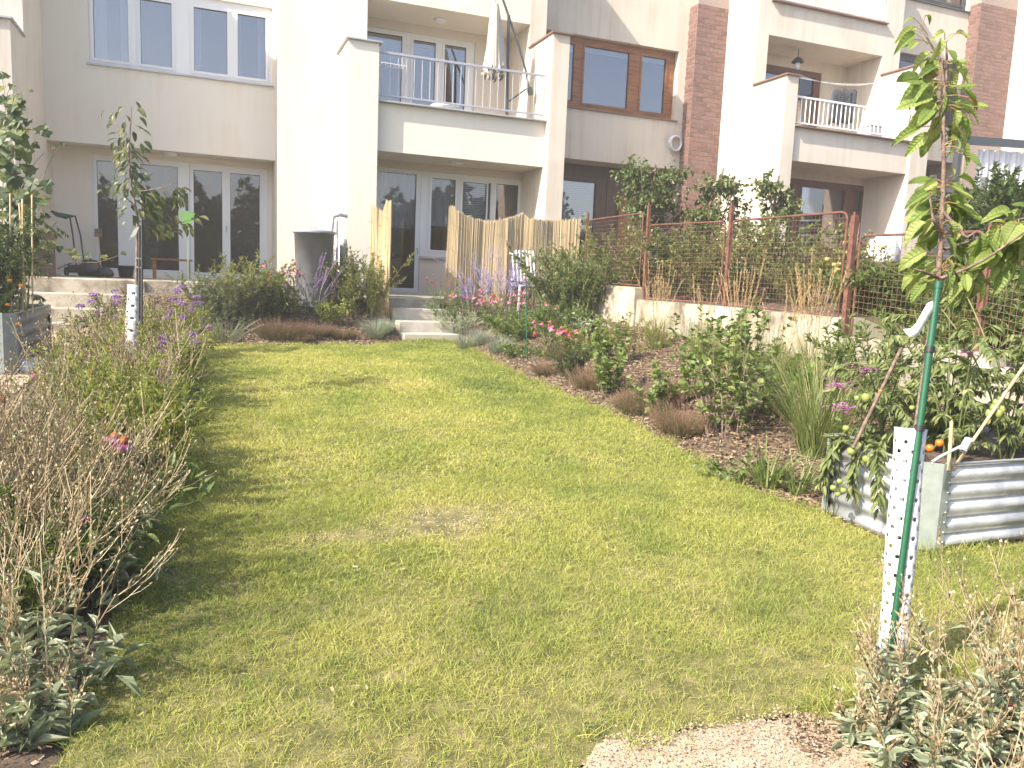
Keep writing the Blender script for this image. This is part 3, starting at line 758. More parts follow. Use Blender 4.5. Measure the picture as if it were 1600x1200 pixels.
M['grass'] = leafmat('lawn_blade', [(.12, .18, .04), (.24, .29, .066), (.385, .40, .11), (.48, .45, .155), (.56, .49, .25)], .45, .6)
grass()

# bark chips over the beds
def chips(P, D, Nn, L, Wd, T):
    D = nrm(D); S = nrm(np.cross(D, Nn)); Nn = np.cross(S, D)
    v = []
    for a, b, c in ((-1, -1, 0), (1, -1, 0), (1, 1, 0), (-1, 1, 0), (-.8, -.8, 1), (.8, -.8, 1), (.8, .8, 1), (-.8, .8, 1)):
        v.append(P + D * (a * L / 2)[:, None] + S * (b * Wd / 2)[:, None] + Nn * (c * T)[:, None])
    V = np.stack(v, 1)
    return V.reshape(-1, 3), (np.arange(len(P))[:, None, None] * 8 + BF[1:]).reshape(-1, 4)
def scatter_chips(name, n, sel, x0, x1, y0, y1, mat, lo, hi, wd=.35, zf=None):
    x = NR.uniform(x0, x1, n); y = NR.uniform(y0, y1, n); k = sel(x, y); x, y = x[k], y[k]; n = len(x)
    z = (zf or H)(x, y) + .01 + .03 * (vnoise(x, y, .35, 3) - .5) + NR.uniform(0, .015, n)
    a = NR.uniform(0, 6.3, n); D = np.stack([np.cos(a), np.sin(a), NR.normal(0, .25, n)], 1)
    Nn = np.stack([NR.normal(0, .35, n), NR.normal(0, .35, n), np.ones(n)], 1)
    L = NR.uniform(lo, hi, n)
    MB().add(chips(np.stack([x, y, z], 1), D, Nn, L, L * NR.uniform(wd * .6, wd * 1.4, n), L * .12), 0, np.repeat(NR.random(n), 5)).build(name, M[mat], kind='stuff')
M['chip'] = leafmat('bark_chip', [(.05, .03, .017), (.12, .076, .045), (.20, .135, .083), (.33, .25, .17)], 0, .9)
M['thatch'] = leafmat('dead_thatch', [(.26, .215, .12), (.36, .29, .17), (.44, .37, .235), (.50, .43, .29)], 0, .95)
M['pebble'] = leafmat('pale_pebble', [(.25, .18, .115), (.38, .285, .195), (.50, .40, .29)], 0, .9)
scatter_chips('bark_mulch', 42000, lambda x, y: ~inlawn(x, y) & (y < 13.3 + .0 * x) & ((y > 5) | (x > 3.8)), 3.75, 6.6, 3.4, 14.5, 'chip', .015, .05)
scatter_chips('bark_mulch', 8000, lambda x, y: ~inlawn(x, y) & ~((x > 3.3) & (x < 4.45)), -.8, 4.6, 12.8, 15.2, 'chip', .025, .07)
scatter_chips('bark_mulch', 16000, lambda x, y: ~inlawn(x, y), -1.9, 0, 2.0, 12.8, 'chip', .01, .035)
scatter_chips('bark_mulch', 15000, lambda x, y: ~inlawn(x, y) & (x > 1.85 + .3 * vnoise(x, y, .1, 4)) & (y < 2.35), 1.7, 3.6, 1.3, 2.35, 'chip', .008, .03)
scatter_chips('gravel', 16000, lambda x, y: inpoly(x, y, PATH) & ~inlawn(x, y), .5, 2.1, 1.5, 2.4, 'pebble', .002, .008, .8, lambda X, Y: H(X, Y) + .008)
scatter_chips('gravel', 5000, lambda x, y: inpoly(x, y, LPATH), -4, -1, 6, 14.6, 'pebble', .01, .04, .8, lambda X, Y: H(X, Y) + .03)
scatter_chips('worn_patch', 3600, lambda x, y: NR.random(len(x)) < np.exp(-(((x - 1.45) / .34) ** 2 + ((y - 4.48) / .2) ** 2)) * 1.5 * (vnoise(x, y, .12, 62) > .4), .6, 2.3, 3.9, 5.1, 'thatch', .004, .013, .5, lambda X, Y: H(X, Y) + .004)
scatter_chips('worn_patch', 1600, lambda x, y: NR.random(len(x)) < np.exp(-(((x - .75) / .34) ** 2 + ((y - 4.35) / .1) ** 2)), 0, 1.5, 4.1, 4.6, 'thatch', .004, .012, .5, lambda X, Y: H(X, Y) + .004)
scatter_chips('gravel', 2600, lambda x, y: NR.random(len(x)) < .8 * np.exp(-(np.abs(y - np.interp(x, [.8, 1.02, 1.25, 1.69, 2.27], [1.6, 2.02, 2.2, 2.185, 2.12])) / .05) ** 2), .8, 2.3, 1.5, 2.4, 'pebble', .002, .009, .8, lambda X, Y: H(X, Y) + .012)
# bits of dead grass and fallen leaves lying on the lawn
scatter_chips('fallen_leaves', 160, lambda x, y: inlawn(x, y), -.4, 4.2, 1.5, 9, 'drytan', .012, .032, .25, lambda X, Y: H(X, Y) + .03)

# steps from the lawn to the garden door
st = thing('garden_steps', 'flight of pale concrete steps from the lawn to the glazed garden door', 'steps', (3.9, 13.7, -1.2), world=True)
fr = [13.70, 14.07, 14.55, 15.05]; tp = [-1.0, -.80, -.59, -.42]
for k in range(4):
    MB().box(3.38 - .012 * k, 4.40 + .006 * k, fr[k], (fr[k + 1] + .02) if k < 3 else 17.05, tp[k] - .28 + .002 * k, tp[k]).build('step', M['step' if k < 3 else 'concrete'], st, bevel=.012)
ts = thing('terrace_steps', 'wide weathered concrete steps up to the patio behind the left sapling', 'steps', (-1.9, 14.3, -1.2), world=True)
for k, (y, z, m) in enumerate(((14.2, -.96, 'oldconcrete'), (14.65, -.74, 'oldconcrete'), (15.1, -.51, 'oldconcrete'), (15.5, -.262, 'oldconcrete'))):
    MB().box(-3.4 + .01 * k, -.85 - .01 * k, y, y + (.46 if k < 3 else .55), z - .3 + .003 * k, z).build('step', M[m], ts, bevel=.015)

# ---- retaining wall under the wire fence
def prism(poly, x0, x1):
    n = len(poly)
    V = np.array([(x0, y, z) for y, z in poly] + [(x1, y, z) for y, z in poly], float)
    mb = [(V, np.array([[i, (i + 1) % n, n + (i + 1) % n, n + i] for i in range(n)])), (V, np.array([list(range(n))[::-1]])), (V, np.array([[n + i for i in range(n)]]))]
    return mb
WF = 6.60
q = lambda x, y, X=WF: aX(x, y, X)[1:]
a, b, c, d = q(960, 447), q(996, 449), q(996, 468), q(1311, 497)
rw = thing('retaining_wall', 'weathered concrete retaining wall along the right bed below the rusty fence', 'wall', (WF, 9, -1), world=True)
mb = MB()
for pf in prism([(a[0] + 1.2, -1.8), (a[0] + 1.2, a[1] + .02), (b[0] + .02, b[1]), (b[0] + .02, -1.8)], WF - .03, WF + .24): mb.add(pf)
mb.build('end_block', M['oldconcrete'], rw, bevel=.015)
mb = MB()
for pf in prism([(b[0] + .018, -1.8), (c[0] + .018, c[1]), (9.2, c[1] - .012), (d[0], d[1]), (d[0], -1.8)], WF, WF + .22): mb.add(pf)
mb.build('wall_face', M['oldconcrete'], rw, bevel=.012)
e1, e2 = q(1304, 536), q(1402, 548)
mb = MB()
for pf in prism([(d[0] - .002, -1.8), (d[0] - .002, e1[1]), (e2[0], e1[1] - .03), (4.4, e1[1] - .06), (4.4, -1.8)], WF - .05, WF + .22): mb.add(pf)
mb.build('low_wall', M['concrete'], rw, bevel=.015)
yb = d[0] - .03
for k, (l, h) in enumerate(((.34, .085), (.42, .08), (.3, .075), (.38, .08), (.4, .07))):
    MB().box(WF - .02 + .01 * (k % 2), WF + .2, yb - l, yb - .012, e1[1] - .06, e1[1] + h).build('coping_stone', M['concrete'], rw, bevel=.014); yb -= l
for (px, py) in ((1075, 497), (1092, 500)):        # tie holes
    p = aX(px, py, WF - .004)
    MB().add(lathe([(.001, 0), (.03, 0), (.036, .004), (.001, .006)], 10)).build('tie_hole', M['oldconcrete'], rw).matrix_basis = Matrix.Translation(Vector(p)) @ Matrix.Rotation(rad(-90), 4, 'Y')

# ---- rusty wire fence on the wall
FX = WX
fe = thing('wire_fence', 'rusty garden fence of framed wire mesh between iron posts on the retaining wall', 'fence', (FX, 9, -.3), world=True)
def post(px, py0, py1, w=.045, sec=True):
    t, bt = aX(px, py0, FX), aX(px, py1, FX)
    y = (t[1] + bt[1]) / 2
    mb = MB()
    mb.box(FX - w / 2, FX + w / 2, y - w / 2, y - w / 2 + .008, bt[2] - .15, t[2]).box(FX - w / 2, FX - w / 2 + .008, y - w / 2 + .008, y + w / 2, bt[2] - .15, t[2] - .01)
    if sec:
        addcap(mb, [(FX, y + .012, bt[2] - .1), (FX, y + .012, t[2] + .03)], .014, 8)
    mb.build('post', M['rust'], fe)
    return y
post(916, 334, 446, .035); post(1010, 320, 470); post(1138, 320, 478); post(1327, 336, 528, .06); post(1535, 352, 600, .04)
def panel(cr, mesh=.062, wr=.0021):
    """corner pixels: top far, top near, bottom near, bottom far"""
    P = [aX(x, y, FX + .02) for x, y in cr]
    yf, yn = (P[0][1] + P[3][1]) / 2, (P[1][1] + P[2][1]) / 2
    ztf, ztn, zbn, zbf = P[0][2], P[1][2], P[2][2], P[3][2]
    x = FX + .02
    r = .08
    path = [(x, yf, zbf)]
    path += [(x, yf, ztf - r), (x, yf - .025, ztf - .025), (x, yf - r, ztf)]
    path += [(x, yn + r, ztn), (x, yn + .025, ztn - .025), (x, yn, ztn - r), (x, yn, zbn), (x, yf, zbf)]
    pts = []
    for a_, b_ in zip(path, path[1:]):
        pts += [np.array(a_) + (np.array(b_) - np.array(a_)) * t for t in (0, .5)]
    pts.append(np.array(path[-1]))
    fr_ = MB().add(tube(pts, .013, 6)).build('panel_frame', M['rust'], fe)
    seg = []
    zt = lambda y: ztf + (ztn - ztf) * (y - yf) / (yn - yf); zb = lambda y: zbf + (zbn - zbf) * (y - yf) / (yn - yf)
    n = int(abs(yf - yn) / mesh)
    for i in range(1, n):
        y = yf + (yn - yf) * i / n + RN.uniform(-.004, .004)
        seg.append([(x, y, zb(y)), (x + RN.uniform(-.006, .006), y + RN.uniform(-.008, .008), (zb(y) + zt(y)) / 2), (x, y, zt(y))])
    m = int((ztf - zbf) / mesh)
    for j in range(1, m):
        t = j / m
        seg.append([(x, yf, zbf + (ztf - zbf) * t), (x + RN.uniform(-.01, .01), (yf + yn) / 2, (zb((yf + yn) / 2) * (1 - t) + zt((yf + yn) / 2) * t) + RN.uniform(-.006, .006)), (x, yn, zbn + (ztn - zbn) * t)])
    MB().add(tubes(np.array(seg), wr, 3)).build('wire_mesh', M['wire'], fr_, kind='stuff')
panel([(920, 344), (1004, 333), (1000, 446), (916, 440)])
panel([(1014, 352), (1132, 346), (1126, 474), (1008, 466)])
panel([(1144, 345), (1323, 331), (1312, 494), (1136, 475)])
panel([(1340, 369), (1528, 362), (1530, 575), (1334, 526)])
panel([(1541, 364), (1690, 360), (1690, 640), (1540, 580)])
# ------------------------------------------------------------------ plant builders (all in local coordinates, base at the origin)
def rv(n, lo, hi): return NR.uniform(lo, hi, n)
def circ(n, r):
    a = rv(n, 0, 2 * math.pi); q = r * np.sqrt(NR.random(n))
    return np.stack([q * np.cos(a), q * np.sin(a), np.zeros(n)], 1)
def stemset(n, h, r0, lean=.35, K=5, hv=.25, curve=.25):
    """n stems from a base of radius r0, leaning outwards and curving"""
    P0 = circ(n, r0)
    out = nrm(P0 + NR.normal(0, r0 * .4 + .01, (n, 3)) * [1, 1, 0])
    out[:, 2] = 0
    L = h * (1 + NR.normal(0, hv, n)).clip(.4, 1.35)
    ln = np.abs(NR.normal(lean, lean * .5, n))
    t = np.linspace(0, 1, K)
    side = np.stack([-out[:, 1], out[:, 0], 0 * out[:, 0]], 1) * NR.normal(0, .12, n)[:, None]
    P = P0[:, None] + np.array([0, 0, 1.0]) * (L[:, None] * t)[..., None] * (1 - .15 * ln[:, None, None]) + (out + side)[:, None] * (L * ln)[:, None, None] * (t * .55 + t * t * .45 + curve * (t * t - t))[..., None]
    return P
def at_t(P, i, t):
    K = P.shape[1]; u = np.clip(t, 0, .9999) * (K - 1); k = u.astype(int); f = (u - k)[:, None]
    a, b = P[i, k], P[i, k + 1]
    return a * (1 - f) + b * f, nrm(b - a)
def branches(P, per, t0, t1, l0, l1, ang, K=4, up=.5):
    N = len(P); i = np.repeat(np.arange(N), per); t = rv(len(i), t0, t1)
    p, T = at_t(P, i, t)
    R = nrm(np.cross(T, NR.normal(0, 1, (len(i), 3))))
    D = nrm(T * math.cos(ang) + R * math.sin(ang) * rv(len(i), .6, 1.3)[:, None])
    L = rv(len(i), l0, l1)
    s = np.linspace(0, 1, K)
    Q = p[:, None] + D[:, None] * (L[:, None] * s)[..., None] + np.array([0, 0, 1.0]) * (L[:, None] * up * s ** 2)[..., None]
    return Q
def leaf_on(mb, P, per, t0, t1, L, Wd, ang=1.0, droop=.15, hi=False, mat=0, jit=.35, rb=None, up=.3, pw=1):
    """leaves along the stems"""
    N = len(P); i = np.repeat(np.arange(N), per); n = len(i)
    t = t0 + (t1 - t0) * NR.random(n) ** pw
    p, T = at_t(P, i, t)
    R = nrm(np.cross(T, NR.normal(0, 1, (n, 3))))
    a = ang * rv(n, .6, 1.3)
    D = T * np.cos(a)[:, None] + R * np.sin(a)[:, None]
    D[:, 2] += up * rv(n, -.5, 1)
    Nn = nrm(np.cross(np.cross(D, [0, 0, 1.0]), D)) + NR.normal(0, jit, (n, 3))
    s = rv(n, .6, 1.25)
    r = np.clip((NR.normal(.5, .22, n) if rb is None else NR.normal(rb, .2, n)), 0, .999)
    mb.add(leaves(p, D, Nn, L * s, Wd * s, hi, droop), mat, leafrnd(r, hi))
def stems_part(t, P, r0, r1, mat, name='stem', sides=3):
    K = P.shape[1]
    R = r0 + (r1 - r0) * np.linspace(0, 1, K)
    n = len(P); fcs = n * (K - 1) * sides
    return MB().add(tubes(P, np.broadcast_to(R, (n, K)), sides), 0, np.repeat(NR.random(n), (K - 1) * sides)).build(name, M[mat], t, kind='stuff')

def campion(t, h=.62, n=26, r=.22, leafy=10, bloom=0, lm='silverleaf'):
    """rose campion gone to seed: forked pale stalks, small pods, silvery leaves below"""
    P = stemset(n, h * .72, r, .35, 5, .2)
    Q = branches(P, 4, .45, 1.0, h * .18, h * .42, .55, 4, .35)
    S = branches(Q, 3, .3, 1.0, h * .06, h * .2, .6, 3, .3)
    stems_part(t, P, .0030, .0018, 'drytan'); stems_part(t, Q, .0018, .0013, 'drytan'); stems_part(t, S, .0013, .001, 'drytan')
    E = np.concatenate([Q[:, -1], S[:, -1], P[:, -1]]); D = np.concatenate([Q[:, -1] - Q[:, -2], S[:, -1] - S[:, -2], P[:, -1] - P[:, -2]])
    m = len(E)
    MB().add(octs(E, D, rv(m, .013, .024), rv(m, .008, .013)), 0, np.repeat(NR.random(m), 8)).build('seed_pods', M['drytan'], t, kind='stuff')
    mb = MB()
    leaf_on(mb, P, leafy, 0.02, .75, .075, .016, .9, .3)
    G = stemset(n, h * .22, r * 1.05, .8, 4)
    leaf_on(mb, G, 6, .1, 1, .10, .026, .8, .35)
    mb.build('leaves', M[lm], t, kind='stuff')
    mb = MB(); leaf_on(mb, P, 5, .3, .9, .04, .008, .7, .3); leaf_on(mb, Q, 4, 0, .9, .03, .008, .6, .3)
    mb.build('dry_leaves', M['drytan'], t, kind='stuff')
def bloom_cone(s=1.0, npet=15, mat='pink'):
    """coneflower head: raised orange-brown cone, drooping petals"""
    mb = MB()
    mb.add(lathe([(.001, .026 * s), (.012 * s, .023 * s), (.019 * s, .012 * s), (.020 * s, .0), (.012 * s, -.008 * s), (.001, -.01 * s)], 12), 1)
    a = np.arange(npet) / npet * 2 * math.pi + NR.normal(0, .08, npet)
    D = np.stack([np.cos(a), np.sin(a), np.full(npet, -.35) + NR.normal(0, .15, npet)], 1)
    mb.add(leaves(D * [.014 * s, .014 * s, 0], D, np.tile([0, 0, 1.0], (npet, 1)), .044 * s * rv(npet, .85, 1.1), .015 * s, True, .35, .05), 0, leafrnd(NR.random(npet), True))
    return mb.mesh('bloom', [M[mat], M['cone']])
BL = [bloom_cone(1.0), bloom_cone(.8, 13), bloom_cone(1.1, 17)]
BLC = [bloom_cone(.85, 12, 'crimson'), bloom_cone(.7, 12, 'crimson')]
def add_bloom(t, me, p, s=1, tilt=.3):
    o = link('bloom', me, t); o.location = [float(c) for c in p]; o.scale = (s,) * 3
    o.rotation_euler = (RN.gauss(0, tilt), RN.gauss(0, tilt), RN.uniform(0, 6))
    return o
def coneflower(t, h=.7, n=12, r=.15, bl=BL, s=1, leafL=.11):
    P = stemset(n, h, r, .3, 6, .13, .2)
    stems_part(t, P, .0035, .0025, 'green')
    mb = MB(); leaf_on(mb, P, 7, .05, .75, leafL, .032, .9, .3, True); G = stemset(n, h * .4, r * 1.2, .7, 4); leaf_on(mb, G, 6, .1, 1, leafL * 1.1, .036, .8, .3, True)
    mb.build('leaves', M['green'], t, kind='stuff')
    for k in range(n): add_bloom(t, bl[k % len(bl)], P[k, -1], s * RN.uniform(.8, 1.15))
def verbena(t, h=.8, n=7, r=.12):
    P = stemset(n, h, r, .22, 6, .12); Q = branches(P, 1, .75, .95, .06, .16, .5, 3, .5)
    stems_part(t, P, .0028, .002, 'green'); stems_part(t, Q, .0016, .0013, 'green')
    E = np.concatenate([P[:, -1], Q[:, -1]])
    for e in E:
        k = 44; d = nrm(NR.normal(0, 1, (k, 3)) + [0, 0, .5]); p = e + d * [.042, .042, .022]
        MB().add(octs(p, d, np.full(k, .017), np.full(k, .015)), 0, np.repeat(NR.random(k), 8)).build('bloom', M['purple'], t)
    mb = MB(); leaf_on(mb, P, 4, .05, .5, .07, .012, .8); mb.build('leaves', M['green'], t, kind='stuff')
def sage(t, h=.9, n=26, r=.16, lean=.5, leaf='greyleaf', flower='lilac'):
    P = stemset(n, h, r, lean, 7, .2); Q = branches(P, 4, .45, .9, .1, .25, .45, 4, .4)
    stems_part(t, P, .003, .0018, 'silverleaf'); stems_part(t, Q, .0016, .001, 'silverleaf')
    mb = MB()
    for A, per, t0 in ((P, 46, .5), (Q, 20, .15)):
        N = len(A); i = np.repeat(np.arange(N), per); tt = t0 + (1 - t0) * NR.random(len(i)); p, T = at_t(A, i, tt); m = len(p)
        mb.add(octs(p + NR.normal(0, .005, (m, 3)), NR.normal(0, 1, (m, 3)), rv(m, .013, .022), rv(m, .009, .014)), 0, np.repeat(NR.random(m), 8))
    mb.build('flower_spikes', M[flower], t, kind='stuff')
    mb = MB(); leaf_on(mb, P, 14, .05, .6, .05, .014, .9); mb.build('leaves', M[leaf], t, kind='stuff')
def shrub(t, h=.6, n=30, r=.2, lean=.5, per=22, L=.05, Wd=.024, leaf='green', hi=False, ang=.9, t0=.08, bark='bark', br=3, blen=.35, droop=.2, rb=None):
    P = stemset(n, h, r, lean, 6, .2)
    parts = [P]
    stems_part(t, P, .004 * h / .6, .0022, bark)
    if br:
        Q = branches(P, br, .25, .9, h * blen * .5, h * blen, .7, 4, .3); stems_part(t, Q, .0022, .0012, bark); parts.append(Q)
    mb = MB()
    for A, k in zip(parts, (per, max(4, per // 2))): leaf_on(mb, A, k, t0, 1, L, Wd, ang, droop, hi, rb=rb)
    mb.build('foliage', M[leaf], t, kind='stuff')
    return parts
def florets(t, parts, n, s, mat, top=.7, name='flowers', spread=.02):
    A = parts[-1]; i = NR.integers(0, len(A), n); p, T = at_t(A, i, rv(n, top, 1)); p = p + NR.normal(0, spread, (n, 3))
    k = 7; a = np.tile(np.arange(k) / k * 6.283, n); D = np.stack([np.cos(a), np.sin(a), .5 + 0 * a], 1)
    pp = np.repeat(p, k, 0)
    MB().add(leaves(pp, D, np.tile([0, 0, 1.0], (n * k, 1)), s, s * .55, False, .1, .05), 0, leafrnd(np.repeat(NR.random(n), k))).build(name, M[mat], t, kind='stuff')
def tuft(t, h=.3, n=500, r=.08, spread=.9, mat='fescue', w=.003, name='blades', rb=None):
    P = circ(n, r); D = nrm(P * (spread / r) * rv(n, .3, 1.2)[:, None] + [0, 0, 1.0]) + NR.normal(0, .12, (n, 3))
    mb = MB(); add_blades(mb, blades(P, D, h * rv(n, .6, 1.15), w, rv(n, .1, .6), 5, nrm(D * [1, 1, 0] + 1e-6)), 0, np.clip(NR.normal(.5 if rb is None else rb, .22, n), 0, .99), 5)
    return mb.build(name, M[mat], t, kind='stuff')
def heather(t, r=.22, h=.2, n=700):
    a = rv(n, 0, 6.283); q = np.sqrt(NR.random(n)); P = np.stack([np.cos(a) * q * r * .75, np.sin(a) * q * r * .75, np.zeros(n)], 1)
    D = nrm(np.stack([np.cos(a) * q * .8, np.sin(a) * q * .8, np.ones(n)], 1) + NR.normal(0, .15, (n, 3)))
    L = h * np.sqrt(1 - .55 * q ** 2) * rv(n, .55, 1.35) * (.6 + .9 * vnoise(P[:, 0] + 7 * r, P[:, 1], r * .45, 77))
    t_ = np.linspace(0, 1, 3)
    C = P[:, None] + D[:, None] * (L[:, None] * t_)[..., None]
    stems_part(t, C, .002, .001, 'heather')
    mb = MB(); leaf_on(mb, C, 9, .2, 1, .018, .005, .7, .1, rb=.55); mb.build('sprigs', M['heather'], t, kind='stuff')
    mb = MB(); leaf_on(mb, C[: n * 2 // 3], 8, 0, .62, .024, .007, .8, .1); mb.build('green_sprigs', M['olive'], t, kind='stuff')
def feather(t, h=1.05, n=34, r=.10):
    """feather reed grass: upright tan plumes over a tuft of blades"""
    P = stemset(n, h, r, .13, 6, .12)
    stems_part(t, P, .002, .0014, 'plume')
    N = len(P); per = 44; i = np.repeat(np.arange(N), per); tt = .66 + .34 * NR.random(len(i)); p, T = at_t(P, i, tt); m = len(p)
    D = nrm(T + NR.normal(0, .18, (m, 3)))
    MB().add(leaves(p + NR.normal(0, .004, (m, 3)), D, NR.normal(0, 1, (m, 3)), rv(m, .02, .04), .005), 0, leafrnd(NR.random(m))).build('plumes', M['plume'], t, kind='stuff')
    tuft(t, h * .62, 260, r, .35, 'tallgrass', .005)
def lobed(s=1.0):
    """a five-lobed leaf, one unit long, folded and wavy"""
    out = [(0, 0), (.30, .10), (.48, .02), (.46, .26), (.52, .50), (.30, .52), (.20, .82), (0, 1.0)]
    o = [(x, y) for x, y in out] + [(-x, y) for x, y in out[-2:0:-1]]
    V = [(0, .42, -.03)] + [(x, y, .10 * abs(x) + .05 * math.sin(9 * y + 4 * x) - .18 * y * y) for x, y in o]
    n = len(o)
    Fc = np.array([[0, 1 + (i + 1) % n, 1 + i] for i in range(n)])[:, ::-1]
    return (np.array(V) * s, Fc)
def bigleaf(wd=.42, curl=.5, fold=.16, wave=.02, nL=8, seed=0):
    """an oval toothed leaf one unit long along +Y, drooping towards the tip"""
    g = np.random.default_rng(seed)
    t = np.linspace(0, 1, nL + 1); s = np.array([-1, -.55, 0, .55, 1])
    prof = wd * .5 * np.sin(np.pi * np.clip(t, 0, 1) ** .82) ** .75 * (1 - .12 * t)
    ang = curl * t
    y = np.cumsum(np.r_[0, np.cos(ang[1:]) / nL]); z = -np.cumsum(np.r_[0, np.sin(ang[1:]) / nL])
    V = []
    for k in range(nL + 1):
        tooth = 1 + (.06 if k % 2 else -.04)
        for q in s:
            V.append((prof[k] * q * (tooth if abs(q) == 1 else 1), y[k], z[k] + fold * abs(q) * prof[k] * 2 - .05 * fold + wave * math.sin(7 * t[k] + 3 * q + seed)))
    V = np.array(V)
    i, j = np.meshgrid(np.arange(nL), np.arange(4), indexing='ij')
    Fq = np.stack([i * 5 + j, i * 5 + j + 1, (i + 1) * 5 + j + 1, (i + 1) * 5 + j], -1).reshape(-1, 4)
    return V, Fq
def put_leaf(t, me, p, d, up, s, name='leaf', base=(0, 0, 0)):
    d = Vector([float(c) for c in d]).normalized(); up = Vector([float(c) for c in up])
    x = d.cross(up).normalized(); z = x.cross(d)
    o = link(name, me, t)
    o.matrix_basis = Matrix(((x.x * s, d.x * s, z.x * s, float(p[0])), (x.y * s, d.y * s, z.y * s, float(p[1])), (x.z * s, d.z * s, z.z * s, float(p[2])), (0, 0, 0, 1)))
    return o
def tree(t, h, trunk_r, crown, nleaf, L, Wd, leaf, nb=9, lean=(0, 0), droop=.2, start=.35, bark='bark', clump=.16, hi=False):
    """tapered trunk, limbs and a crown of leaf clumps; crown = (rx, ry, z0, z1)"""
    rx, ry, z0, z1 = crown
    K = 7; tt = np.linspace(0, 1, K)
    tr = np.stack([lean[0] * tt + .04 * np.sin(5 * tt + h), lean[1] * tt + .04 * np.cos(4 * tt), h * tt], 1); tr[0, :2] = 0
    MB().add(tube(tr, trunk_r * (1 - .72 * tt), 8)).build('trunk', M[bark], t, smooth=True)
    lim = []
    for k in range(nb):
        u = start + (1 - start) * (k + .3) / nb; p, _ = at_t(tr[None], np.array([0]), np.array([u])); p = p[0]
        a = k * 2.4 + RN.uniform(-.6, .6); el = RN.uniform(-.25, 1.0); q = RN.uniform(.62, 1.05)
        zc, zr = (z0 + z1) / 2, (z1 - z0) / 2
        e = np.array([lean[0] * .7 + math.cos(a) * rx * q * math.cos(el * .9), lean[1] * .7 + math.sin(a) * ry * q * math.cos(el * .9), zc + zr * q * math.sin(el * 1.3)])
        m = (p + e) / 2 + np.array([RN.uniform(-.1, .1) * rx, RN.uniform(-.1, .1) * rx, RN.uniform(-.12, .02) * h])
        s = np.linspace(0, 1, 6)[:, None]
        lim.append((1 - s) ** 2 * p + 2 * s * (1 - s) * m + s ** 2 * e)
    lim = np.array(lim)
    MB().add(tubes(lim, np.linspace(trunk_r * .45, trunk_r * .12, 6)[None].repeat(nb, 0), 5)).build('limbs', M[bark], t, smooth=True, kind='stuff')
    tw = branches(lim, 10, .35, 1, .07 * h, .17 * h, .9, 4, -.1)
    stems_part(t, tw, trunk_r * .1, trunk_r * .04, bark, 'twigs')
    mb = MB(); A = tw
    per = max(1, nleaf // len(A))
    i = np.repeat(np.arange(len(A)), per); n = len(i); p, T = at_t(A, i, .15 + .85 * NR.random(n))
    off = NR.normal(0, clump * .35 * rx, (n, 3)); p = p + off
    D = nrm(T * .4 + NR.normal(0, .7, (n, 3)) + [0, 0, -.25])
    Nn = NR.normal(0, .5, (n, 3)) + [0, 0, 1.0]
    cl = np.repeat(NR.normal(0, .12, len(A)), per)
    s = rv(n, .65, 1.2)
    mb.add(leaves(p, D, Nn, L * s, Wd * s, hi, droop), 0, leafrnd(np.clip(NR.normal(.48, .2, n) + cl, 0, .99), hi))
    mb.build('crown', M[leaf], t, kind='stuff')
# ------------------------------------------------------------------ built things in the garden
def T(name, label, cat, loc, group=None): return thing(name, label, cat, loc, group, world=True)
L_ = lambda o, p: Matrix.Translation(Vector([float(c) for c in p]))

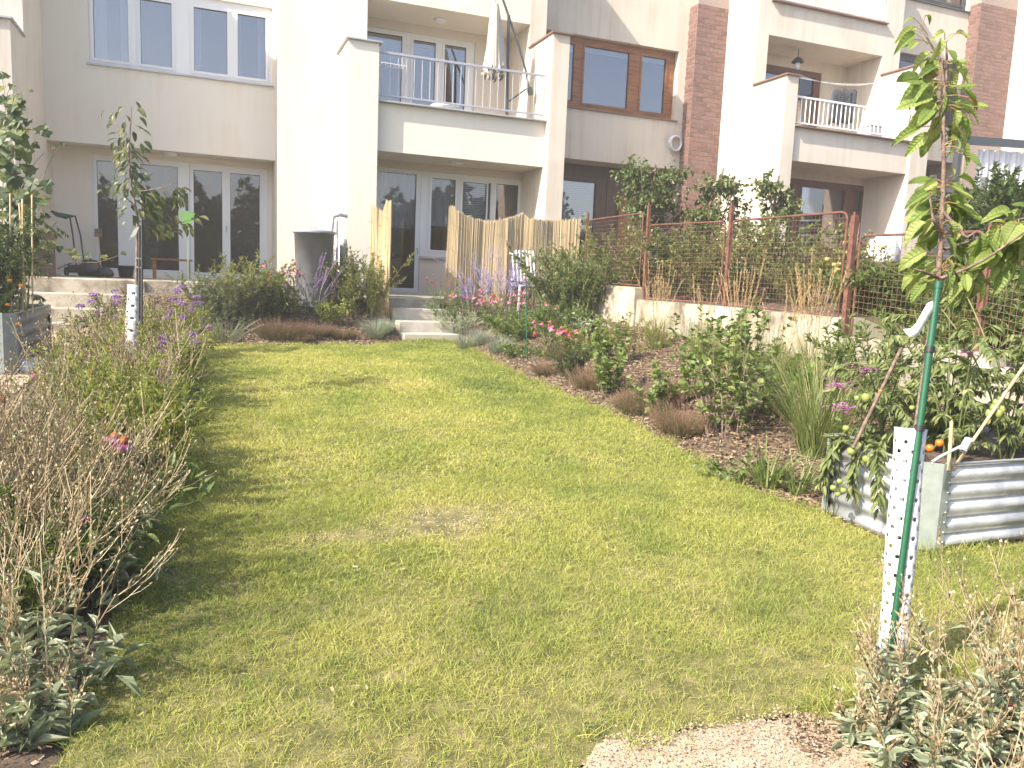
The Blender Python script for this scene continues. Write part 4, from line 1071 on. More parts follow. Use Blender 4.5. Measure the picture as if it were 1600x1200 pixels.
# corrugated steel raised beds
def planter(name, label, x0, x1, y0, y1, z0, h, cut, group, waves=5, amp=.013, skin='galv'):
    t = T(name, label, 'raised bed', ((x0 + x1) / 2, (y0 + y1) / 2, z0), group)
    zz = np.linspace(0, 1, waves * 8 + 1); off = amp * np.sin(zz * waves * 2 * math.pi - .6); zz = z0 + zz * h
    def pan(a, b, n):
        a, b, n = np.array(a), np.array(b), np.array(n)
        s = np.linspace(0, 1, 2)
        V = []
        for q in s:
            c = a + (b - a) * q
            V.append(np.c_[c[0] + n[0] * off, c[1] + n[1] * off, zz])
        V = np.concatenate(V); k = len(zz); i = np.arange(k - 1)
        o = MB().add((V, np.stack([i, i + k, i + k + 1, i + 1], 1))).build('panel', M[skin], t, smooth=True)
        sm = o.modifiers.new('thick', 'SOLIDIFY'); sm.thickness = .004
        lip = np.array([[*a, z0 + h + .006], [*b, z0 + h + .006]], float)
        MB().add(tube(lip, .009, 8)).build('rim', M['galv'], o, smooth=True)
    c = cut
    pts = [(x0 + c, y0), (x1 - c, y0), (x1, y0 + c), (x1, y1 - c), (x1 - c, y1), (x0 + c, y1), (x0, y1 - c), (x0, y0 + c)]
    for k in range(0, 8, 2):
        a, b = np.array(pts[k]), np.array(pts[k + 1]); n = np.array([(b - a)[1], -(b - a)[0]]) / np.linalg.norm(b - a)
        pan(a, b, n)
        e, f = np.array(pts[k + 1]), np.array(pts[(k + 2) % 8]); d = (f - e) / np.linalg.norm(f - e); m = np.array([d[1], -d[0]])
        # folded corner sheet overlapping both panels
        d1 = (b - a) / np.linalg.norm(b - a); nx = np.array(pts[(k + 3) % 8]); d2 = (nx - f) / np.linalg.norm(nx - f)
        poly = [e - d1 * .045 + n * .019, e + n * .019 + m * .006, f + m * .019, f + d2 * .045 + np.array([d2[1], -d2[0]]) * .019]
        V = np.array([[*p, z] for z in (z0 - .01, z0 + h + .012) for p in poly])
        cp = MB().add((V, np.array([[i, i + 1, i + 5, i + 4] for i in range(3)]))).build('corner_sheet', M['galvmatt'], t)
        cp.modifiers.new('thick', 'SOLIDIFY').thickness = .003
        P = []
        for q, nn in ((e - d1 * .03 + n * .021, n), (f + d2 * .03 + np.array([d2[1], -d2[0]]) * .021, np.array([d2[1], -d2[0]]))):
            for z in np.linspace(z0 + .05, z0 + h - .04, 8): P.append([*q, z])
        P = np.array(P)
        MB().add(octs(P, np.tile([0, 0, 1.0], (len(P), 1)), .016, .016)).build('bolts', M['zinc'], cp, smooth=True, kind='stuff')
    MB().add((np.array([[p[0], p[1], z0 + h - .07] for p in pts]), np.array([[0, 1, 2, 3, 4, 5, 6, 7]]))).build('bed_soil', M['soil'], t)
    return t
M['dullgalv'] = surf('dull_brown_grey_steel', [(.20, .185, .16), (.29, .27, .235)], .7, 7)  # darker, browner and duller than the steel of the other bed
PX0, PX1, PY0, PY1, PZ, PH = 3.99, 6.1, 3.33, 4.24, -1.50, .52
planter('raised_bed', 'corrugated steel raised bed full of tomatoes behind the staked cherry tree', PX0, PX1, PY0, PY1, PZ, PH, .13, 'corrugated raised beds')
lp = gp(22, 590)
planter('raised_bed', 'dull grey corrugated raised bed with marigolds below the grapevine', lp[0] - 1.3, lp[0] + .02, lp[1] - .05, lp[1] + 2.3, lp[2] - .02, .72, .1, 'corrugated raised beds', skin='dullgalv')

# rain barrel and downpipe
rb = T('rain_barrel', 'grey plastic rain barrel with domed lid by the white wall', 'rain barrel', (1.97, 14.95, -.55))
MB().add(lathe([(.30, -.62), (.305, -.6), (.355, .70), (.372, .70), (.375, .73), (.36, .735)], 36, (1.97, 14.95, 0))).build('barrel', M['anth_plastic'] if 'anth_plastic' in M else surf('grey_plastic', [(.16, .165, .175), (.20, .205, .215)], .45, 6), rb, smooth=True)
MB().add(lathe([(.385, .715), (.39, .745), (.375, .76), (.25, .79), (.08, .805), (.06, .825), (.001, .827)], 36, (1.97, 14.95, 0))).build('lid', surf('grey_lid', [(.20, .21, .22), (.25, .26, .27)], .4, 6), rb, smooth=True)
dp = T('downpipe', 'grey diverter and white pipe running down to the rain barrel', 'pipe', (2.45, 15.4, .9))
addcap(MB(), [(2.64, 15.45, 1.10), (2.5, 15.42, 1.12), (2.36, 15.36, 1.06), (2.33, 15.33, .80)], .045, 10).build('diverter', M['zinc'], dp, smooth=True)
addcap(MB(), [(2.45, 15.38, 1.0), (2.45, 15.38, -.6)], .022, 8).build('pipe', M['white_plastic'], dp, smooth=True)
rs = T('rolled_mat', 'grey rolled mat standing on end between barrel and white pillar', 'roll', (2.56, 15.3, -.5))
MB().add(lathe([(.001, -.55), (.07, -.55), (.075, .55), (.06, .64), (.03, .67), (.001, .67)], 16, (2.56, 15.3, 0))).build('roll', M['galvmatt'], rs, smooth=True)

# reed screens
def reeds(name, label, path, top, n, zb):
    t = T(name, label, 'screen', (*path[0], zb), 'reed screens at the garden door')
    path = np.array(path, float); seg = np.linalg.norm(np.diff(path, axis=0), axis=1); cs = np.r_[0, np.cumsum(seg)]
    u = np.sort(NR.random(n)) * cs[-1]
    x = np.interp(u, cs, path[:, 0]); y = np.interp(u, cs, path[:, 1]); fr = u / cs[-1]
    zt = np.interp(fr, [a for a, _ in top], [b for _, b in top]) + NR.normal(0, .018, n)
    sw = .05 * vnoise(fr * 8, 0 * fr, 1, 71)
    k = np.linspace(0, 1, 4)
    lean = np.interp(fr, [0, .12, 1], [.07, .02, .0])
    P = np.stack([x[:, None] + (lean[:, None] + NR.normal(0, .006, (n, 1))) * (k - .0) + NR.normal(0, .003, (n, 4)), (y + sw)[:, None] + NR.normal(0, .008, (n, 1)) + .06 * k * np.sin(fr * 17)[:, None], zb + (zt - zb)[:, None] * k], 2)
    MB().add(tubes(P, rv(n, .0035, .0065)[:, None] * np.ones(4), 5), 0, np.repeat(np.clip(NR.normal(.55, .28, n), 0, .99), 15)).build('reeds', M['reed'], t, kind='stuff')
    for q in (.12, .38, .62, .86):
        W_ = np.stack([x[::4], (y + sw)[::4] - .008, zb + (zt[::4] - zb) * q], 1)
        MB().add(tube(W_, .0018, 4)).build('tie_wire', M['wire'], t)
    return t
reeds('reed_screen', 'long wavy reed screen leaning along the right of the garden steps', [(4.55, 15.25), (4.75, 15.12), (5.3, 15.3), (5.8, 15.1), (6.2, 15.28), (6.35, 15.2), (7.40, 15.12)], [(0, 1.40), (.045, 1.41), (.06, 1.32), (.2, 1.20), (.33, 1.16), (.48, 1.27), (.585, 1.37), (.63, 1.27), (.8, 1.27), (1, 1.33)], 1250, -.75)
reeds('reed_screen', 'narrow reed screen seen edge-on beside the white pillar', [(3.06, 15.5), (3.13, 15.25), (3.20, 15.1), (3.27, 14.75), (3.30, 14.6)], [(0, 1.33), (.35, 1.28), (.55, 1.18), (.7, 1.30), (.8, 1.36), (1, 1.36)], 460, -.75)

# white slatted garden chair in front of the screen
gc = T('garden_chair', 'white slatted garden chair in front of the reed screen', 'chair', (6.0, 14.6, -.55))
for k in range(7):
    MB().add(bar((5.83 + .075 * k, 14.72, .0), (5.83 + .075 * k, 14.90, .62), .055, .016, (1, 0, 0))).build('back_slat', M['white_plastic'], gc, bevel=.004)
for z, y in ((.04, 14.735), (.56, 14.885)): MB().add(bar((5.78, y + .02, z), (6.33, y + .02, z), .03, .05)).build('back_rail', M['white_plastic'], gc, bevel=.004)
for k in range(6): MB().box(5.80, 6.31, 14.28 + .075 * k, 14.335 + .075 * k, -.085, -.065).build('seat_slat', M['white_plastic'], gc, bevel=.004)
for x in (5.79, 6.30):
    MB().add(bar((x, 14.30, -.09), (x, 14.36, -.62), .035, .035)).build('leg', M['white_plastic'], gc)
    MB().add(bar((x, 14.72, -.05), (x, 14.82, -.60), .035, .035)).build('leg', M['white_plastic'], gc)

# closed cantilever parasol on the white balcony
pa = T('parasol', 'closed cream cantilever parasol on the white house balcony', 'parasol', (6.2, 16.5, 2.8))
n = 16; zs = np.linspace(0, 1, 14); V = []
for z in zs:
    R0 = .06 + .19 * z ** .8
    for k in range(n * 2):
        a = k * math.pi / n; r = R0 * (1 if k % 2 else .58) * (1 + .12 * math.sin(3 * a + 4 * z)); hem = (.07 * math.sin(5 * a) + .05 * (k % 2)) if z > .98 else 0
        V.append((5.86 + .02 * z + r * math.cos(a), 16.5 + r * math.sin(a), 5.76 - 1.36 * z + hem))
V = np.array(V); m_ = 2 * n; i, j = np.meshgrid(np.arange(13), np.arange(m_), indexing='ij')
cn = MB().add((V, np.stack([i * m_ + j, i * m_ + (j + 1) % m_, (i + 1) * m_ + (j + 1) % m_, (i + 1) * m_ + j], -1).reshape(-1, 4))).build('canopy', surf('cream_canvas', [(.56, .51, .43), (.66, .61, .53)], .9, 8), pa, smooth=True)
P_ = np.array([[5.86 + .17 * math.cos(a), 16.5 + .17 * math.sin(a), 4.36 + .04 * math.sin(5 * a)] for a in np.linspace(0, 6.2, 22)])
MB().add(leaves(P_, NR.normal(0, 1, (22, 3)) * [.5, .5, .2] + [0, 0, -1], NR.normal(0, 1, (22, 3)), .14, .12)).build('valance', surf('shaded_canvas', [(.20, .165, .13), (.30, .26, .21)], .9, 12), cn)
addcap(MB(), [(5.84, 16.5, 5.74), (5.84, 16.5, 6.25)], .018, 8).build('hub', M['zinc'], pa)
MB().add(bar((6.16, 16.5, 5.58), (6.22, 16.5, 2.84), .05, .06, (0, 1, 0))).build('pole', M['anthracite'], pa, bevel=.005)
arm = np.array([(5.84, 16.5, 6.25), (5.98, 16.5, 5.95), (6.16, 16.5, 5.56), (6.42, 16.5, 4.98), (6.60, 16.5, 4.52), (6.70, 16.5, 4.12)])
MB().add(tube(arm, .024, 8)).build('arm', M['anthracite'], pa, smooth=True)
MB().add(bar((6.70, 16.5, 4.18), (6.74, 16.5, 4.02), .09, .10, (0, 1, 0))).build('crank_box', M['anthracite'], pa, bevel=.01)
MB().add(bar((6.20, 16.5, 3.80), (6.66, 16.5, 4.16), .03, .035, (0, 1, 0))).build('strut', M['anthracite'], pa)
for a in (0, 1): MB().add(bar((6.22 - .45 * (1 - a), 16.5 - .4 * a, 2.82), (6.22 + .45 * (1 - a), 16.5 + .4 * a, 2.82), .07, .04)).build('foot', M['anthracite'], pa)
# airer hooked on the railing
ar = T('drying_rack', 'small white drying rack hooked on the balcony railing beside the white pillar', 'drying rack', (3.5, 15.85, 4.1))
for y in (15.72, 15.95): MB().add(tube([(3.30, y, 4.06), (3.78, y, 4.05)], .008, 6)).build('frame_bar', M['white_plastic'], ar)
for k in range(6): MB().add(tube([(3.32 + .09 * k, 15.72, 4.06), (3.32 + .09 * k, 15.95, 4.06)], .004, 5)).build('wire', M['white_plastic'], ar)
for x in (3.32, 3.76): MB().add(tube([(x, 15.95, 4.06), (x, 15.98, 4.30), (x, 16.0, 4.36)], .006, 5)).build('hook', M['white_plastic'], ar)
cu = T('chair_cushion', 'white cushion lying behind the grey balcony railing', 'cushion', (4.75, 16.4, 3.2))
MB().add(lathe([(.001, -.06), (.30, -.05), (.36, .0), (.28, .07), (.1, .12), (.001, .13)], 18, (4.78, 16.35, 3.48))).build('cushion', M['blind'], cu, smooth=True)
MB().box(4.5, 5.05, 16.1, 16.6, 2.79, 3.42).build('seat_box', M['white_plastic'], cu)

# washing line, lantern and clothes on the beige house balcony
wl = T('washing_line', 'washing line with dark clothes above the white balcony bars', 'washing line', (15, 16.6, 4.8))
A0, A1 = aY(1246, 116, 16.2), aY(1350, 133, 16.9)
for k in range(4):
    a = A0 + np.array([0, .12 * k, .02 * k]); b = A1 + np.array([0, -.15 * k, -.012 * k])
    s = np.linspace(0, 1, 9)[:, None]
    MB().add(tube(a + (b - a) * s + np.array([0, 0, -.10]) * (4 * s * (1 - s)), .004, 4)).build('line', M['white_plastic'], wl)
MB().add(bar(aY(1318, 139, 16.9), aY(1354, 130, 16.9), .03, .03)).build('arm', M['browncop'], wl)
for k, (px, w) in enumerate(((1308, .30), (1322, .34), (1333, .26))):
    p = aY(px, 141, 16.7); V = []
    for r_ in range(6):
        for c_ in range(7):
            u, v = c_ / 6 - .5, r_ / 5
            V.append((p[0] + u * w, p[1] + .05 * math.sin(9 * u + k) * v, p[2] - .85 * v + .03 * math.cos(4 * u)))
    i, j = np.meshgrid(np.arange(5), np.arange(6), indexing='ij')
    o = tag(MB().add((np.array(V), np.stack([i * 7 + j, i * 7 + j + 1, (i + 1) * 7 + j + 1, (i + 1) * 7 + j], -1).reshape(-1, 4))).build('garment', surf('dark_cloth', [(.035, .038, .045), (.06, .062, .07)], .9, 12), None, smooth=True), ['leftmost dark garment on the washing line', 'middle dark garment on the washing line, the widest', 'rightmost dark garment on the washing line, near the line arm'][k], 'garment', 'garments on the washing line')
    o.modifiers.new('thick', 'SOLIDIFY').thickness = .01
ln = T('lantern', 'black hanging lantern under the beige balcony ceiling', 'lantern', (14.75, 17.6, 5.9))
MB().add(tube([(14.75, 17.6, 6.38), (14.75, 17.6, 6.16)], .01, 6)).build('rod', M['black'], ln)
MB().add(lathe([(.001, .12), (.06, .1), (.15, .0), (.16, -.03), (.001, -.03)], 14, (14.75, 17.6, 6.06))).build('cap', M['black'], ln, smooth=True)
MB().add(lathe([(.001, -.03), (.06, -.04), (.065, -.16), (.03, -.2), (.001, -.2)], 12, (14.75, 17.6, 6.06))).build('glass_bulb', M['blind'], ln, smooth=True)
sp = T('storage_box', 'dark grey box standing behind the white bars of the beige balcony', 'box', (*aY(1365, 206, 16.3)[:2], 3.5))
c_ = aY(1365, 206, 16.3); MB().box(c_[0] - .2, c_[0] + .2, 16.2, 16.5, 3.5, c_[2] + .12).build('box', M['zinc'], sp, bevel=.01)
MB().box(c_[0] - .215, c_[0] + .215, 16.19, 16.51, c_[2] + .121, c_[2] + .15).build('lid', M['zinc'], sp, bevel=.008)

# things on the patio
TZ = -.252
mo = T('lawn_mower', 'push mower with a tall black handle and green grip leaning in the patio corner', 'lawn mower', (-2.35, 18.3, TZ))
for dx in (0, .14):
    MB().add(tube([(-2.48 + dx * .6, 18.55, .93), (-2.42 + dx * .7, 18.5, .95), (-2.36 + dx, 18.4, .55), (-2.28 + dx, 18.2, TZ + .16)], .016, 8)).build('handle_tube', M['black'], mo, smooth=True)
gm = surf('dark_green_plastic', [(.012, .055, .045), (.02, .075, .06)], .45, 10)
MB().add(tube([(-2.76, 18.62, 1.02), (-2.66, 18.6, .96), (-2.5, 18.55, .93), (-2.36, 18.5, .94)], [.02, .05, .055, .02], 10)).build('grip', gm, mo, smooth=True)
MB().box(-2.42, -2.05, 17.95, 18.25, TZ + .06, TZ + .22).build('deck', M['black'], mo, bevel=.03)
for x in (-2.45, -2.04):
    for y in (17.98, 18.22): MB().add(lathe([(.001, -.02), (.08, -.02), (.085, 0), (.08, .02), (.001, .02)], 14)).build('wheel', M['black'], mo).matrix_basis = Matrix.Translation((x, y, TZ + .085)) @ Matrix.Rotation(rad(90), 4, 'Y')
bagm = surf('black_sack', [(.012, .012, .014), (.03, .03, .034)], .5, 14, bump=.6, bscale=14)
for k, (x, y, r, hh, lb) in enumerate(((-2.0, 17.7, .20, .34, 'plump black sack on the patio beside the mower'), (-1.72, 17.6, .15, .2, 'low black sack on the patio next to a larger one'))):
    t = T('sack', lb, 'sack', (x, y, TZ), 'black sacks on the patio')
    v, f = lathe([(.001, 0), (r * .8, .0), (r, hh * .3), (r * .95, hh * .65), (r * .55, hh * .93), (r * .12, hh), (.001, hh * 1.02)], 20, (x, y, TZ))
    v = v + (np.stack([vnoise(v[:, 2] * 3 + v[:, 1], v[:, 0] * 3, .25, 3), vnoise(v[:, 2] * 3, v[:, 0] + v[:, 1], .25, 4), 0 * v[:, 0]], 1) - [.5, .5, 0]) * .09
    MB().add((v, f)).build('bag', bagm, t, smooth=True)
    MB().add(octs(np.array([[x, y, TZ + hh * 1.03]]), np.array([[.2, .1, 1.0]]), .08, .06)).build('knot', bagm, t)
br = T('broom', 'broom with a brown head upside down against the patio window frame', 'broom', (-2.0, 18.6, TZ))
MB().add(tube([(-1.86, 18.4, TZ), (-1.98, 19.2, .58)], .012, 8)).build('stick', M['bamboo'], br)
MB().add(bar((-2.06, 19.2, .60), (-1.90, 19.2, .60), .06, .05)).build('head', M['wood'], br, bevel=.01)
MB().box(-2.05, -1.91, 19.17, 19.23, .63, .74).build('bristles', M['bark'], br)
be = T('patio_bench', 'low wooden bench on the patio in front of the wide window', 'bench', (-.5, 18.4, TZ))
MB().box(-.92, -.12, 18.2, 18.34, .13, .17).build('seat_board', M['wood'], be, bevel=.006); MB().box(-.92, -.12, 18.355, 18.5, .13, .17).build('seat_board', M['wood'], be, bevel=.006)
for x in (-.86, -.2): MB().box(x - .03, x + .03, 18.22, 18.48, TZ, .129).build('leg', M['wood'], be)
fr_ = T('leaf_rake', 'bright green fan rake standing upside down with black grip by the patio door', 'rake', (-.2, 17.0, TZ))
lg = surf('bright_green_plastic', [(.24, .52, .10), (.32, .62, .15)], .45, 12)
MB().add(tube([(-.19, 17.0, TZ), (-.195, 17.0, .82)], .014, 8)).build('pole', surf('pale_green_pole', [(.42, .56, .36)], .5), fr_)
V = []; 
for k in range(9):
    a = rad(-44 + 11 * k)
    MB().add(bar((-.195 + .01 * (k - 4), 17.0, .80), (-.20 + .20 * math.sin(a), 16.99, .82 + .28 * math.cos(a * .6)), .026, .006, (0, 1, 0))).build('tine', lg, fr_)
MB().add(tube([(-.20, 17.0, 1.1), (-.20, 17.0, 1.2), (-.205, 17.0, 1.43)], .028, 8)).build('grip', M['black'], fr_)
bd = T('lattice_board', 'dark brown board screen standing by the grey-beige house corner', 'screen', (-2.5, 16.0, -.3))
for k in range(5): MB().box(-2.79, -2.33, 15.95, 15.985, -.25 + .155 * k, -.25 + .155 * k + .148).build('board', M['darkwood'], bd, bevel=.005)
for x in (-2.76, -2.36): MB().box(x - .025, x + .025, 15.99, 16.03, -.25, .55).build('stile', M['darkwood'], bd)
pt_ = T('plant_pot', 'dark pot of sprouting plants on the patio below the wide window', 'plant pot', (-1.35, 17.7, TZ))
MB().add(lathe([(.001, 0), (.12, 0), (.16, .24), (.17, .24), (.15, .22), (.001, .21)], 18, (-1.35, 17.7, TZ))).build('pot', M['black'], pt_, smooth=True)
sw_ = gp(68, 584); sk = T('white_sack', 'white sack lying on the side path in front of the left raised bed', 'sack', sw_)
v, f = lathe([(.001, .0), (.30, .0), (.36, .06), (.30, .14), (.15, .18), (.001, .185)], 20); v = v * [1.05, .55, 1]; v[:, 2] += .03 * (vnoise(v[:, 0], v[:, 1], .12, 12) - .5)
MB().add((v + sw_, f)).build('sack_body', M['white_plastic'], sk, smooth=True)
rk = surf('grey_stone', [(.22, .19, .15), (.36, .32, .27)], .9, 9, bump=.6, bscale=30)
for k, (px, py, r) in enumerate(((88, 560, .16), (97, 548, .13), (78, 552, .12))):
    p = gp(px, py); v, f = lathe([(.001, -.4), (.7, -.35), (1, 0), (.75, .45), (.001, .6)], 9); v = v * r * NR.uniform(.75, 1.2, v.shape)
    tag(MB().add((v + p, f)).build('stone', rk, bevel=.012), ['rounded grey stone behind the white sack', 'farther grey stone above the white sack', 'small grey stone by the corner of the left raised bed'][k], 'stone', 'stones by the left raised bed')

# plant stake in the right bed
b = gp(824, 565); tt_ = aD(822, 445, CM[2] @ b)
sk = T('plant_stake', 'thin dark green plant stake upright in the right bed', 'stake', b)
addcap(MB(), [b - [0, 0, .1], tt_], .009, 8).build('rod', M['green_tube'], sk); MB().add(octs(np.array([tt_]), np.array([[0, 0, 1.0]]), .03, .022)).build('tip', M['green_tube'], sk)

# barbecue under a white cover, bag, board fence in the neighbour's garden
c = aY(1374, 400, 9.4); gz = float(NZ(c[0], c[1]))
bq = T('barbecue', 'black kettle barbecue with a crumpled white cover behind the wire fence', 'barbecue', (c[0], c[1], gz))
v, f = lathe([(.001, .40), (.10, .40), (.20, .33), (.27, .18), (.29, .02), (.25, -.02)], 22, (0, 0, 0)); v[:, :2] *= 1 + .22 * (vnoise(v[:, 0] * 2, v[:, 1] * 2 + v[:, 2], .15, 5)[:, None] - .5)
MB().add((v + c + [.02, 0, -.10], f)).build('cover', M['white_plastic'], bq, smooth=True)
MB().add(lathe([(.27, .0), (.28, -.03), (.22, -.2), (.1, -.28), (.001, -.29)], 22, tuple(c + [-.05, -.1, -.10]))).build('bowl', M['black'], bq, smooth=True)
for a in range(3): MB().add(tube([c + [-.05 + .15 * math.cos(a * 2.1), -.1 + .15 * math.sin(a * 2.1), -.3], (c[0] + .28 * math.cos(a * 2.1), c[1] + .28 * math.sin(a * 2.1), gz)], .014, 6)).build('leg', M['zinc'], bq)
c = aY(1308, 436, 9.6)
t = T('paper_bag', 'crumpled white bag on the soil behind the wire fence', 'bag', (c[0], c[1], c[2] - .2))
v, f = lathe([(.001, -.2), (.16, -.2), (.2, .0), (.14, .12), (.001, .15)], 12, tuple(c)); v += .05 * NR.normal(0, 1, v.shape) * .5
MB().add((v, f)).build('bag', M['white_plastic'], t); MB().add(octs(np.array([c + [0, 0, .15]]), np.array([[.3, 0, 1.0]]), .12, .1)).build('top_fold', M['white_plastic'], t)
bf = T('board_fence', 'dark grey horizontal board fence below the pergola', 'fence', (16, 13.2, .6))
gb = surf('grey_stained_board', [(.07, .07, .075), (.12, .12, .125)], .7, 3, 6, .2, 50, stretch=(.5, 1, 8))
for k in range(7):
    a = np.array([15.0, 13.2, .84 + .24 * k]); MB().add(bar(a, a + [4.6, -.12, .30], .03, .205)).build('board', gb, bf, bevel=.006)
for x in (15.1, 16.7, 18.2, 19.4): MB().box(x - .05, x + .05, 13.24, 13.34, .4, 2.62 + (x - 13.9) * .064).build('post', gb, bf)
# ------------------------------------------------------------------ planting
M['pinkphlox'] = leafmat('phlox_petal', [(.42, .10, .34), (.56, .18, .46), (.66, .28, .56)], .3, .6, tint=(1.1, 1, 1))
M['softpink'] = leafmat('soft_pink_petal', [(.45, .22, .36), (.58, .33, .48), (.68, .45, .58)], .3, .7, tint=(1.1, 1, 1))
def P0(name, label, cat, loc, group=None, rz=None):
    t = thing(name, label, cat, loc, group, rotz=RN.uniform(0, 6.28) if rz is None else rz)
    return t
def put(fn, name, label, cat, px, py, group=None, **kw):
    p = gp(px, py) if not isinstance(px, tuple) else np.array(px)
    t = P0(name, label, cat, p, group); fn(t, **kw); return t
FAR = (0, 0, 0)
# left border: campions along the lawn edge
protos = []
for k, (h, n, r) in enumerate(((.66, 21, .24), (.58, 19, .22), (.72, 17, .20))):
    protos.append((h, n, r))
spots = []
y = 4.05
while y < 12.6:
    for x in (-.50, -.95, -1.40):
        if x < -1.2 and (y < 5 or y > 6.2): continue
        spots.append((x + RN.uniform(-.12, .10) + .012 * (y - 3), y + RN.uniform(-.2, .2)))
    y += .58
G_ = 'rose campions along the left lawn edge'; LB = 'clump of rose campion gone to tan seed heads in the left border'
made = []; GP = []
for k, (x, y) in enumerate(spots):
    loc = (x, y, float(H(x, y)))
    if k % 3 == 1 and k > 3:
        GP.append((x, y)); continue
    if len(made) < 3:
        t = P0('rose_campion', LB, 'plant', loc, G_); campion(t, *protos[len(made)], leafy=20, lm='greyleaf'); made.append(t)
    else:
        copy_tree(made[k % 3], loc, RN.uniform(0, 6.28), RN.uniform(.85, 1.15), LB, G_)
# greener perennials between the campions, some with small crimson heads
gp_ = None
for k, (x, y) in enumerate(GP):
    lb = 'green perennial with fading crimson heads among the dry campions'; loc = (x, y, float(H(x, y)))
    if gp_ is None:
        gp_ = P0('perennial', lb, 'plant', loc, 'green perennials in the left border'); p_ = shrub(gp_, .56, 40, .24, .4, 40, .06, .013, 'yellowgreen', False, .7, .05, 'green', 3, .35); florets(gp_, p_, 34, .017, 'crimson', .7)
    else: copy_tree(gp_, loc, RN.uniform(0, 6.28), RN.uniform(.85, 1.15), lb, 'green perennials in the left border')
# undergrowth of green leaves between them
pr = None
for k in range(17):
    x, y = RN.uniform(-.75, -.25), 4.4 + k * .48
    loc = (x, y, float(H(x, y))); lb = 'low dark green leafy clump under the dry campions of the left border'
    if pr is None:
        pr = P0('leafy_clump', lb, 'plant', loc, 'leafy clumps in the left border'); shrub(pr, .34, 26, .16, .75, 16, .085, .03, 'green', True, 1.0, .1, 'green', 0)
    else: copy_tree(pr, loc, RN.uniform(0, 6.28), RN.uniform(.8, 1.2), lb, 'leafy clumps in the left border')
put(campion, 'rose_campion', 'near silver-leaved rose campion with bare forked stalks at the bottom left', 'plant', 62, 1090, None, h=.66, n=13, r=.13, leafy=16)
put(campion, 'rose_campion', 'brown forked campion stalks beside the near silver-leaved one', 'plant', 20, 1010, None, h=.75, n=16, r=.16, leafy=6)
put(campion, 'rose_campion', 'low silver rosette on the dark soil at the near left lawn corner', 'plant', 60, 1165, None, h=.2, n=8, r=.1, leafy=30)
put(shrub, 'leafy_bush', 'bright green fine-leaved bush at the left edge below the dry stalks', 'bush', 25, 985, None, h=.40, n=40, r=.18, lean=.5, per=40, L=.035, Wd=.012, leaf='green', bark='green')
put(campion, 'rose_campion', 'tall straw-coloured campion at the left picture edge', 'plant', -30, 880, None, h=.95, n=20, r=.22, leafy=14)
put(campion, 'rose_campion', 'tall forked campion rising behind the near silver one', 'plant', 75, 915, None, h=.85, n=16, r=.2, leafy=16)
put(shrub, 'leafy_bush', 'dark leafy clump under the tall campion at the left edge', 'bush', 60, 930, None, h=.42, n=40, r=.22, lean=.5, per=36, L=.05, Wd=.016, leaf='green', bark='green')
# blooms that stand out of the border
def one_bloom(name, label, px, py, bpx, bpy_, me, s=1, n=1, mat='green', lf=True):
    p = gp(px, py); D = CM[2] @ p; t = P0(name, label, 'flower', p, None, 0)
    for k in range(n):
        e = aD(bpx + k * 13, bpy_ + k * 7, D) - p + np.array([0, .0, 0])
        s_ = np.linspace(0, 1, 6)[:, None]; path = e * s_ + np.array([.06, .02, 0]) * (s_ * (1 - s_))
        MB().add(tube(path, .0035, 5)).build('stem', M[mat], t)
        o = add_bloom(t, me, e, s, .18)
    mb = MB(); A = stemset(10, .3, .06, .7, 4); leaf_on(mb, A, 5 if lf else 2, .2, 1, .10 if lf else .05, .03 if lf else .01, .8, .3, True); mb.build('leaves', M['green'], t, kind='stuff')
one_bloom('coneflower', 'pink coneflower pair with orange cones nodding over the dry campions', 205, 850, 180, 684, BL[2], 1.25, 2)
one_bloom('coneflower', 'single pink coneflower low in the left border near the silver campion', 155, 935, 141, 802, BL[0], 1.15)
one_bloom('coneflower', 'faded coneflower head at the left picture edge', 12, 760, 3, 625, BLC[0], 1.2)
one_bloom('coneflower', 'small pink coneflower between dry stalks at the far left', 60, 760, 10, 680, BL[1], .9)
one_bloom('campion_flower', 'magenta campion flower above the tan stalks near the white sack', 62, 690, 56, 586, bloom_cone(.7, 8, 'magenta'), 1.3)
one_bloom('campion_flower', 'magenta campion flower amid the stalks left of the lawn', 118, 760, 107, 665, bloom_cone(.7, 8, 'magenta'), 1.1)
for k, (px, py, h, lb) in enumerate(((168, 585, .82, 'leftmost purple verbena beside the white tree guard'), (215, 590, .86, 'purple verbena against the white tree guard of the sapling'), (272, 590, .88, 'tall purple verbena right of the sapling stake'), (302, 600, .72, 'purple verbena leaning over the far corner of the lawn'), (255, 640, .66, 'low purple verbena at the lawn edge'))):
    put(verbena, 'verbena', lb, 'flower', px, py, 'purple verbenas', h=h, n=4, r=.09)
put(coneflower, 'coneflower', 'dark crimson coneflowers left of the white tree guard', 'flower', 185, 640, None, h=.62, n=8, r=.12, bl=BLC, s=.9)

put(lambda t: tuft(t, .75, 34, .08, .9, 'drytan', .004), 'dry_grass', 'dry arching grass leaning from the left border over the lawn', 'grass tuft', 205, 745)
put(lambda t: tuft(t, .6, 26, .07, 1.0, 'drytan', .004), 'dry_grass', 'dry arching grass over the shaded lawn edge at the near left', 'grass tuft', 120, 955)
